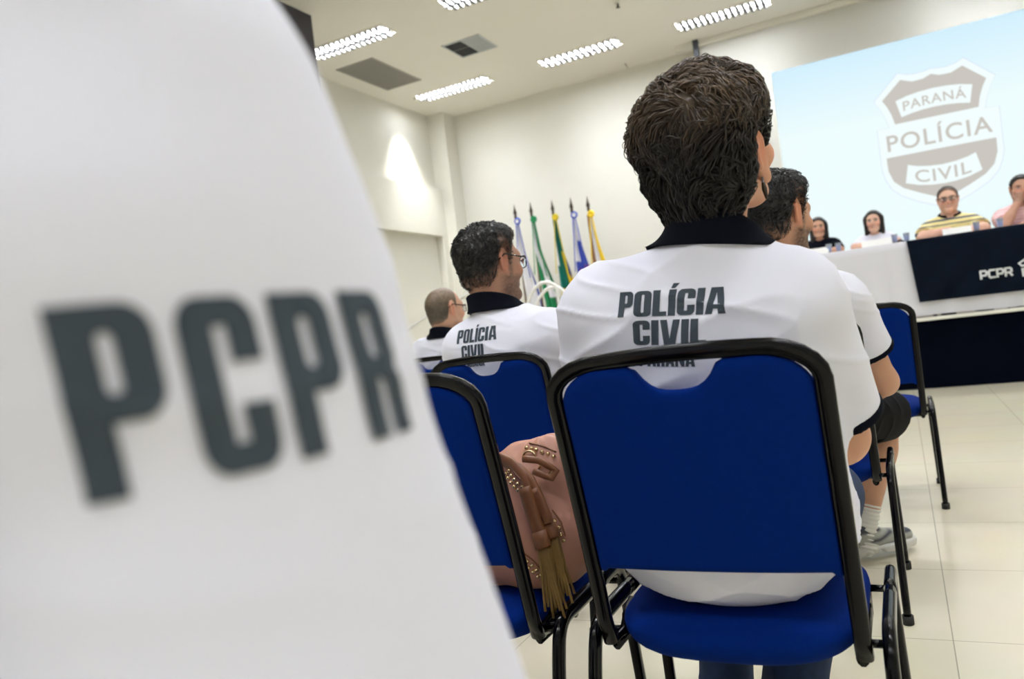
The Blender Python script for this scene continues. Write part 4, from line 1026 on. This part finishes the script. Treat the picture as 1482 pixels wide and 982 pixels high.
P=base(loc=(-.145,YR,.66),rotz=180,label='smiling woman with shoulder-length dark hair in a white top at the panel table',female=1,dz=-.15,lean=.03,w=.82,d=.85,bust=1,
    sh=[V3(-.155,-.09,.83),V3(.155,-.09,.83)],nb=V3(0,-.10,.905),chest=V3(0,-.10,.77),head=V3(0,-.045,1.055),hs=1.0,skin=(.62,.38,.28),collar=None,cuffs=None,am=.82,
    shirt='shirt',shirtname='white_blouse',slv=.9,smile=1,sr0=.06,sr1=.056,hair=woman_hair(-.15,.32,(.016,.011,.010)),res=.007,hres=.003,neckr=.068,hem=.5,yaw=5,
    arm=[armt(-1,.20,.11,.06,.22),armt(1,.20,.11,.06,.22)])
build_person(P)
P=base(loc=(.555,YR,.66),rotz=180,label='heavyset smiling man in glasses and a yellow polo with blue stripes at the panel table',dz=-.075,lean=.03,w=1.15,d=1.15,belly=1.1,
    sh=[V3(-.21,-.09,.885),V3(.21,-.09,.885)],nb=V3(0,-.10,.975),head=V3(0,-.035,1.150),hs=1.12,skin=(.62,.36,.26),smile=1,glasses='frame',collar='navy',cuffs=None,nm=1.2,neckr=.085,
    shirt=stripes_yellow,slv=.72,sr0=.078,sr1=.088,res=.007,hres=.003,am=1.15,brow=.6,yaw=3,
    hair=dict(side=.006,top=.014,line=LINE,col=(.045,.035,.028),res=.0035,amp=.002,strands=900,len=.014,lift=.001,rad=.001,seg=3,fade=.03),
    arm=[armt(-1,.27,.12,.04,.27),(V3(.27,.12,T_+.005),V3(.05,.25,T_+.035),((-.95,.2,-.05),(0,0,-1),1,18))])
build_person(P)
P=base(loc=(1.18,YR,.66),rotz=180,label='man in a pink striped shirt resting his chin on his fist, at the right edge',dz=-.075,lean=.05,w=1.1,d=1.05,
    sh=[V3(-.195,-.08,.885),V3(.195,-.08,.885)],nb=V3(0,-.09,.965),head=V3(0,-.005,1.135),hs=1.10,skin=(.45,.24,.165),collar=None,cuffs=None,nm=1.15,neckr=.082,roll=-6,
    shirt=stripes_pink,shirtname='pink_shirt',slv=.72,sr0=.074,sr1=.082,res=.007,hres=.003,am=1.1,beard=.5,beardcol=(.10,.055,.04),
    hair=dict(side=.010,top=.018,line=LINE,col=(.010,.009,.009),res=.0035,amp=.002,strands=900,len=.014,lift=.001,rad=.001,seg=3),
    arm=[armt(-1,.25,.12,.04,.27),(V3(.185,.155,T_+.008),V3(.055,.125,1.005),((-.25,-.15,1),(-.3,-.95,0),1,85))])
build_person(P)

# ------------------------------------------------------------------ panel table
X0,X1,Y0,Y1,ZT=-1.35,2.35,8.40,8.95,1.42
t=empty('panel_table',((X0+X1)/2,(Y0+Y1)/2,.66)); tag(t,'long panel table on the stage hidden under its cloths','table')
L=(X1-X0)/2-.03; D=(Y1-Y0)/2-.02
box('tabletop',-L,L,-D,D,.725,.750,M['trouser'],t)
for x in (-L+.1,-.05,L-.1):
    for y in (-D+.06,D-.06): box('leg',x-.02,x+.02,y-.02,y+.02,0,.725,M['black'],t)
def tablecloth():
    V=[];F=[]; nx=130; r=np.random.default_rng(3); prof=[(Y1+.01,.80),(Y1+.012,ZT-.01),(Y1-.005,ZT),(Y0+.30,ZT+.001),(Y0+.012,ZT),(Y0+.001,ZT-.006)]+[(Y0,ZT-.006-k*.0655) for k in range(1,12)]
    for j,(y,z) in enumerate(prof):
        for i in range(nx+1):
            x=X0+(X1-X0)*i/nx; k=max(0,j-5)/11
            w_=.010*k*(math.sin(x*9+.6)+.6*math.sin(x*23+1.3)+.35*math.sin(x*41))+.022*(.3+k)*math.exp(-((x+.03+.02*k)/.022)**2)*(j>5)+.012*k*math.exp(-((x+.42)/.03)**2)
            V.append((x,y-abs(w_)-.012*k,z if j<16 else .690+.006*math.sin(x*5)))
    n=nx+1
    for j in range(len(prof)-1):
        for i in range(nx): F.append((j*n+i,j*n+i+1,(j+1)*n+i+1,(j+1)*n+i))
    return V,F
V,F=tablecloth(); o=mesh_obj('tablecloth',V,F,M['cloth']); tag(o,'long white tablecloth hanging down the front of the panel table','tablecloth')
for x in (-.02,-.33,.05): pass
# navy banner laid over the cloth
V=[];F=[];nx,nz=50,22
for j in range(nz+1):
    for i in range(nx+1):
        u=i/nx; v=j/nz
        if v<.12: y=Y0+.10*(1-v/.12)-.004; z=ZT+.004; 
        else: y=Y0-.022-.020*(v-.12); z=ZT+.004-(v-.12)/.88*.600
        x=.125+u*1.75+.055*max(0,v-.12)*(1-u)
        if v>=.12: y-=.012*abs(math.sin(x*15+v*3)+.6*math.sin(x*29-v*6))*(v-.1)+.014*(1+math.sin((x*1.0-z)*19))*(v-.1)
        V.append((x,y,z))
for j in range(nz):
    for i in range(nx): a=j*(nx+1)+i; F.append((a,a+1,a+nx+2,a+nx+1))
ban=mesh_obj('banner',V,F,M['banner']); tag(ban,'navy banner reading PCPR draped over the front of the tablecloth','banner')
bvb=BVHTree.FromPolygons([tuple(v) for v in V],F)
def on_banner(bm,dx,dz,name='lettering'):
    for v in bm.verts:
        r=bvb.ray_cast(Vector((v.co.x+dx,8.0,v.co.z+dz)),Vector((0,1,0))); v.co=(r[0] if r[0] is not None else Vector((v.co.x+dx,8.36,v.co.z+dz)))-Vector((0,.003,0))
    from_bm(name,bm,M['silver'],ban)
# rounded square wordmark
def strokes(polys,th):
    bm=bmesh.new()
    for pl in polys:
        V,F=sweep([np.array((x,0,z)) for x,z in pl],th,.001,(0,1,0),4); 
        for a,b in zip(pl[:-1],pl[1:]):
            a=np.array(a);b=np.array(b); d=(b-a)/np.linalg.norm(b-a); n=np.array((-d[1],d[0]))*th; a=a-d*th*.9; b=b+d*th*.9
            vs=[bm.verts.new((p[0],0,p[1])) for p in (a+n,b+n,b-n,a-n)]; bm.faces.new(vs)
    return bm
g={'P':[[(0,0),(0,1),(.62,1),(.8,.85),(.8,.55),(.62,.38),(.25,.38)]],'C':[[(.8,1),(.18,1),(0,.82),(0,.18),(.18,0),(.8,0)]],'R':[[(0,0),(0,1),(.62,1),(.8,.85),(.8,.55),(.62,.40),(.25,.40)],[(.5,.4),(.8,0)]]}
def word(s,x0,z0,h,th,pitch=1.12):
    L_=[]
    for i,c in enumerate(s):
        for pl in g[c]: L_.append([(x0+(a+i*pitch)*h*.88,z0+b*h) for a,b in pl])
    return strokes(L_,th)
on_banner(word('PCPR',.695,.975,.066,.0085),0,0)
bm=strokes([[(1.02,.955),(1.02,1.015),(1.055,1.015)],[(1.02,.985),(1.045,.985)],[(1.075,.955),(1.075,1.015),(1.11,1.015)],[(1.02,1.045),(1.0,1.07),(1.05,1.10),(1.10,1.07),(1.08,1.045),(1.02,1.045)]],.0075)
on_banner(bm,0,0,'emblem')

# name cards, cups
def card(x,y,w,lab,rz=0):
    bm=bmesh.new(); h=.062; d=.035
    for s in (-1,1):
        vs=[bm.verts.new(p) for p in ((-w/2,s*d,0),(w/2,s*d,0),(w/2,0,h),(-w/2,0,h))]; bm.faces.new(vs)
        vs=[bm.verts.new(p) for p in ((-w/2,s*(d-.002),0),(w/2,s*(d-.002),0),(w/2,0,h-.003),(-w/2,0,h-.003))]; bm.faces.new(vs)
    o=from_bm('name_card',bm,M['card']); o.location=(x,y,ZT+.0035); o.rotation_euler=(0,0,rz); tag(o,lab,'card','folded name cards on the panel table')
card(-.70,8.47,.26,'white folded name card in front of the woman in black')
card(-.13,8.47,.27,'white folded name card in front of the woman in white')
card(.56,8.50,.24,'white folded name card in front of the man in yellow stripes')
def cup(x,y,lab,printed=True):
    t=empty('plastic_cup',(x,y,ZT+.003)); tag(t,lab,'cup','plastic cups on the panel table')
    prof=[(.0,.001),(.020,.001),(.029,.084),(.031,.086),(.0285,.083),(.0195,.004),(.0,.004)]; V=[];F=[];n=20
    for r,z in prof:
        for k in range(n): V.append((r*math.cos(2*PI*k/n),r*math.sin(2*PI*k/n),z))
    for j in range(len(prof)-1):
        for k in range(n): F.append((j*n+k,j*n+(k+1)%n,(j+1)*n+(k+1)%n,(j+1)*n+k))
    c=mesh_obj('cup_body',V,F,M['cup'],t); V=[];F=[]
    for z in (.014,.062):
        r=.0202+.009*z/.084+.0006
        for k in range(24): V.append((r*math.cos(2*PI*k/24),r*math.sin(2*PI*k/24),z))
    F=[(k,(k+1)%24,24+(k+1)%24,24+k) for k in range(24) if k%3==0]
    mesh_obj('printed_band',V,F,M['cupb'],c)
for x,y,lab in ((-.565,8.48,'blue printed plastic cup touching the name card of the woman in black'),(-.48,8.52,'blue printed plastic cup standing alone between the two women'),
    (.03,8.50,'blue printed plastic cup just right of the name card of the woman in white'),(.135,8.55,'blue printed plastic cup on the white cloth left of the navy banner'),
    (.72,8.50,'blue printed plastic cup touching the name card of the man in yellow stripes'),(.915,8.56,'blue printed plastic cup between the man in yellow stripes and the man in pink')): cup(x,y,lab)
V,F=sweep([np.array(p) for p in ((.035,8.60,ZT+.012),(.075,8.60,ZT+.03),(.115,8.60,ZT+.012))],.02,.012,(0,1,0),10,taper=[.6,1,.6]); tag(mesh_obj('microphone_base',V,F,M['dark']),'small dark microphone base lying between the cups','microphone')

# ------------------------------------------------------------------ flags
def flag(x,y,lab,stripes,ros,zt=2.90,sway=.0,w0=.17,wid=.27,zl=1.05,seed=0):
    t=empty('flag',(x,y,.66)); tag(t,lab,'flag','flags on poles on the stage')
    h=zt-.66
    V,F=sweep([np.array((0,0,0)),np.array((0,0,.03))],.11,.11,(1,0,0),20,taper=[1,.85]); mesh_obj('base',V,F,M['bronze'],t)
    V,F=sweep([np.array((0,0,.03)),np.array((0,0,h-.20))],.014,.014,(1,0,0),12); mesh_obj('pole',V,F,M['pole'],t)
    V,F=sweep([np.array((0,0,h-.22+q)) for q in (0,.02,.03,.045,.055,.075,.13,.22)],1,.9,(1,0,0),12,taper=[.018,.026,.014,.027,.014,.030,.016,.001]); mesh_obj('spearhead',V,F,M['bronze'],t)
    # cloth hanging in folds
    nz,nu=60,46; V=[];F=[];C=[]; top=h-.27; bot=zl-.66
    for j in range(nz+1):
        v=j/nz; z=top+(bot-top)*v; wd=w0*.4+(wid-w0*.4)*sm(0,.9,v)
        for i in range(nu+1):
            u=i/nu; ph=u*6.5*PI+seed
            xx=-.012+wd*u+sway*v*v*.2+.012*math.sin(ph*.7+v*2); yy=-.02-.030*math.sin(ph)*(.35+.65*v)
            V.append((xx,yy,z-.04*u*(1-v))); C.append(stripes(u,v))
    for j in range(nz):
        for i in range(nu): a=j*(nu+1)+i; F.append((a,a+1,a+nu+2,a+nu+1))
    c=mesh_obj('cloth',V,F,M['flag'],t,col=np.array(C,float))
    # rosette with two ribbons
    rc,r2=ros; V=[];F=[];C=[]
    n=24
    for q,(r,yy,cc) in enumerate(((0,-.058,r2),(.024,-.058,r2),(.030,-.062,rc),(.050,-.055,rc),(.052,-.045,rc))):
        for k in range(n): V.append((.045+r*math.cos(2*PI*k/n)*(1+.05*(k%2)),yy,top+.0+r*math.sin(2*PI*k/n)*(1+.05*(k%2)))); C.append(cc)
    for q in range(4):
        for k in range(n): F.append((q*n+k,q*n+(k+1)%n,(q+1)*n+(k+1)%n,(q+1)*n+k))
    mesh_obj('rosette',V,F,M['flag'],t,col=np.array(C,float))
    for s,l in ((-1,.75),(1,.80)):
        V=[];F=[]
        for j in range(13):
            v=j/12; xx=.045+s*(.018+.045*v)+(.05*v if s>0 else -.01*v); z=top-.05-l*v
            V+=[(xx-.008,-.062-.02*v,z),(xx+.008,-.064-.02*v,z)]
        F=[(2*j,2*j+1,2*j+3,2*j+2) for j in range(12)]
        mesh_obj('ribbon',V,F,M['flag'],t,col=np.tile(np.array(rc,float),(len(V),1)))
WH=(.80,.80,.84); BL=(.05,.09,.48); GR=(.01,.22,.08); YE=(.85,.60,.02); DG=(.0,.16,.13); RD=(.45,.04,.05); BR=(.30,.15,.07)
def f1(u,v): return WH if (u<.86 or v>.8) else BL
def f2(u,v):
    k=u-(v-.25)*.55
    return GR if (k<.12 and v>.30) else (WH if k<.55 else GR) if v<.72 else (GR if k<.30 else (.02,.12,.06))
def f3(u,v):
    if u<.14 and v<.45: return WH
    if u>.55 and .30<v<.62:
        d=math.hypot((u-.88)*1.0,(v-.46)*1.35); 
        return BL if d<.13 else YE
    if v>.66 and u<.55: return YE
    return DG if v<.85 else (.01,.12,.10)
def f4(u,v):
    if v>.46 and (int(u*9)+int(v*16))%3==0: return RD
    return BL if (u>.45 and v>.22) or (v>.42 and u<.5) else WH
def f5(u,v): return YE if u>.62 else (BR if u<.2 else WH)
for x,st,ros,zt,lab,sw in ((-4.88,f1,(BL,WH),2.93,'white flag with blue ribbon rosette, leftmost of the five flags',.3),
    (-4.62,f2,(GR,GR),2.91,'green and white striped flag with green rosette',.6),
    (-4.28,f3,((.60,.50,.04),YE),2.88,'green and yellow flag with a blue disc, middle of the five flags',.1),
    (-3.99,f4,(BL,WH),2.86,'blue, white and red flag with a blue rosette',.1),
    (-3.74,f5,(YE,YE),2.83,'white flag with broad yellow ribbon, rightmost of the five flags',.1)):
    flag(x,10.4,lab,st,ros,zt,sw,seed=x*3)

# ------------------------------------------------------------------ handbag
def handbag():
    t=empty('handbag',(-.715,1.445,.462)); tag(t,'rose-tan leather handbag with gold studs and brown tassels on the chair seat','handbag')
    lo=V3(-.22,-.17,-.02); hi=V3(.22,.20,.32); g_=Grid(lo,hi,.0035)
    g_.add(ell((-.01,0,.085),(.140,.100,.095),k=.05)); g_.add(cone((-.02,0,.06),(.015,0,.19),.088,.066,sq=(1.25,1,1),k=.08)); g_.add(cone((-.01,0,.20),(.03,0,.238),.068,.052,sq=(1.3,.8,1),k=.05))
    g_.add(cone((-.12,0,.040),(.04,0,.04),.045,.045,sq=(1,1.7,1),k=.03))
    g_.add(ell((.0,.0,.325),(.07,.035,.05),k=.02,sub=True))
    g_.cut(lambda X,Y,Z: .0-Z)
    V,Q=g_.mesh(1); N=normals(V,Q); ang=np.arctan2(V[:,1],V[:,0]-.03)
    V=V+N*(.0018*np.sin(ang*9)*sm(.14,.23,V[:,2])+.0045*vnoise(V*[26,26,14],5))[:,None]
    body=np_mesh('bag_body',V,Q,M['leather'],t); bv=BVHTree.FromPolygons(V.tolist(),Q.tolist())
    def surf(x,z,off=.0):  # point on the rear face
        r=bv.ray_cast(Vector((x,-.4,z)),Vector((0,1,0)))
        return (r[0]+r[1]*off, r[1]) if r[0] is not None else (Vector((x,-.08,z)),Vector((0,-1,0)))
    # seams and rows of studs
    seams=[[(-.075,.262),(-.019,.242),(.020,.205),(.040,.185)],[(-.03,.108),(.002,.092),(.035,.060),(.055,.030)],[(.022,.276),(.045,.272),(.078,.256)],[(.072,.150),(.088,.125),(.095,.10)]]
    bm0=bmesh.new(); bmesh.ops.create_uvsphere(bm0,u_segments=8,v_segments=5,radius=.0046); me=bpy.data.meshes.new('stud'); bm0.to_mesh(me); bm0.free(); me.polygons.foreach_set('use_smooth',[True]*len(me.polygons)); me.materials.append(M['gold'])
    for k,sm_ in enumerate(seams):
        pts=densify([V3(a,0,b) for a,b in sm_],.010); P3=[np.array(surf(p[0],p[2],.001)[0]) for p in densify(pts,.006)]
        v,f=sweep(P3,.0022,.0016,(0,1,0),6); mesh_obj('seam',v,f,M['brown'],t)
        for row in ((0,1) if k<2 else (0,)):
            for p in pts:
                q,n=surf(p[0]-.004-.0*row,p[2]-.008-.013*row,.0008); o=link(bpy.data.objects.new('stud',me),t); o.location=q
    # drawstring rings and straps
    for x,z in ((.028,.252),(.060,.225),(-.030,.246)):
        q,n=surf(x,z,.003); ring=[np.array(q)+np.array((.013*math.cos(a),-.002,.010*math.sin(a))) for a in [2*PI*i/16 for i in range(16)]]
        v,f=sweep(ring,.0028,.0028,(0,1,0),6,closed=True); mesh_obj('ring',v,f,M['gold'],t)
    strap=[V3(-.07,-.07,.262),V3(-.03,-.085,.262),V3(.008,-.095,.250),V3(.035,-.105,.228),V3(.055,-.115,.185),V3(.066,-.12,.150)]
    for dy in (0,.012):
        v,f=sweep(densify([p+V3(dy*1.5,-dy*.3,-dy) for p in strap],.012),.004,.010,(0,1,0),8); mesh_obj('drawstring',v,f,M['brown'],t)
    q0=V3(.02,-.10,.225)
    loop=[V3(.028,-.085,.254),V3(.06,-.085,.250),V3(.095,-.08,.228),V3(.085,-.085,.214),V3(.050,-.09,.230)]
    v,f=sweep(densify(loop,.01),.004,.007,(0,1,0),8); mesh_obj('knot',v,f,M['brown'],t)
    for (a,b,c,mm) in ((V3(.040,-.118,.205),V3(.071,-.128,.095),V3(.082,-.132,-.025),0),(V3(.056,-.110,.20),V3(.088,-.118,.11),V3(.097,-.122,.0),1)):
        v,f=sweep(densify([a,b],.012),.008,.014,(0,1,0),10); ts=mesh_obj('tassel',v,f,M['brown'],t)
        v,f=sweep([b+(a-b)*.25,b-(a-b)*.02],.0095,.0165,(0,1,0),10); mesh_obj('tassel_band',v,f,M['brown'],ts)
        parts=[]
        for i in range(12):
            o=V3((i%6-2.5)*.0045,-.004+.008*(i//6),0); e_=c+o*1.7+V3(0,0,.012*math.sin(i*2.3)); parts.append(sweep(densify([b+o*.8,(b+c)/2+o*1.2+V3(.002*math.sin(i),0,0),e_],.02),.0018,.0030,(0,1,0),5))
        v,f=merge(parts); mesh_obj('fringe',v,f,M['olive'],ts)
    return t
handbag()

# ------------------------------------------------------------------ light of the world
w=bpy.data.worlds.new('world'); SC.world=w; w.use_nodes=True; w.node_tree.nodes['Background'].inputs[0].default_value=(.8,.85,.9,1); w.node_tree.nodes['Background'].inputs[1].default_value=.3
SC.view_settings.view_transform='Standard'; SC.view_settings.look='None'; SC.view_settings.exposure=EXPO; SC.view_settings.gamma=1.0
SC.cycles.max_bounces=8; SC.cycles.diffuse_bounces=5; SC.cycles.glossy_bounces=4; SC.cycles.transmission_bounces=6; SC.cycles.caustics_reflective=False; SC.cycles.caustics_refractive=False
SC.cycles.use_denoising=True; SC.cycles.sample_clamp_indirect=6
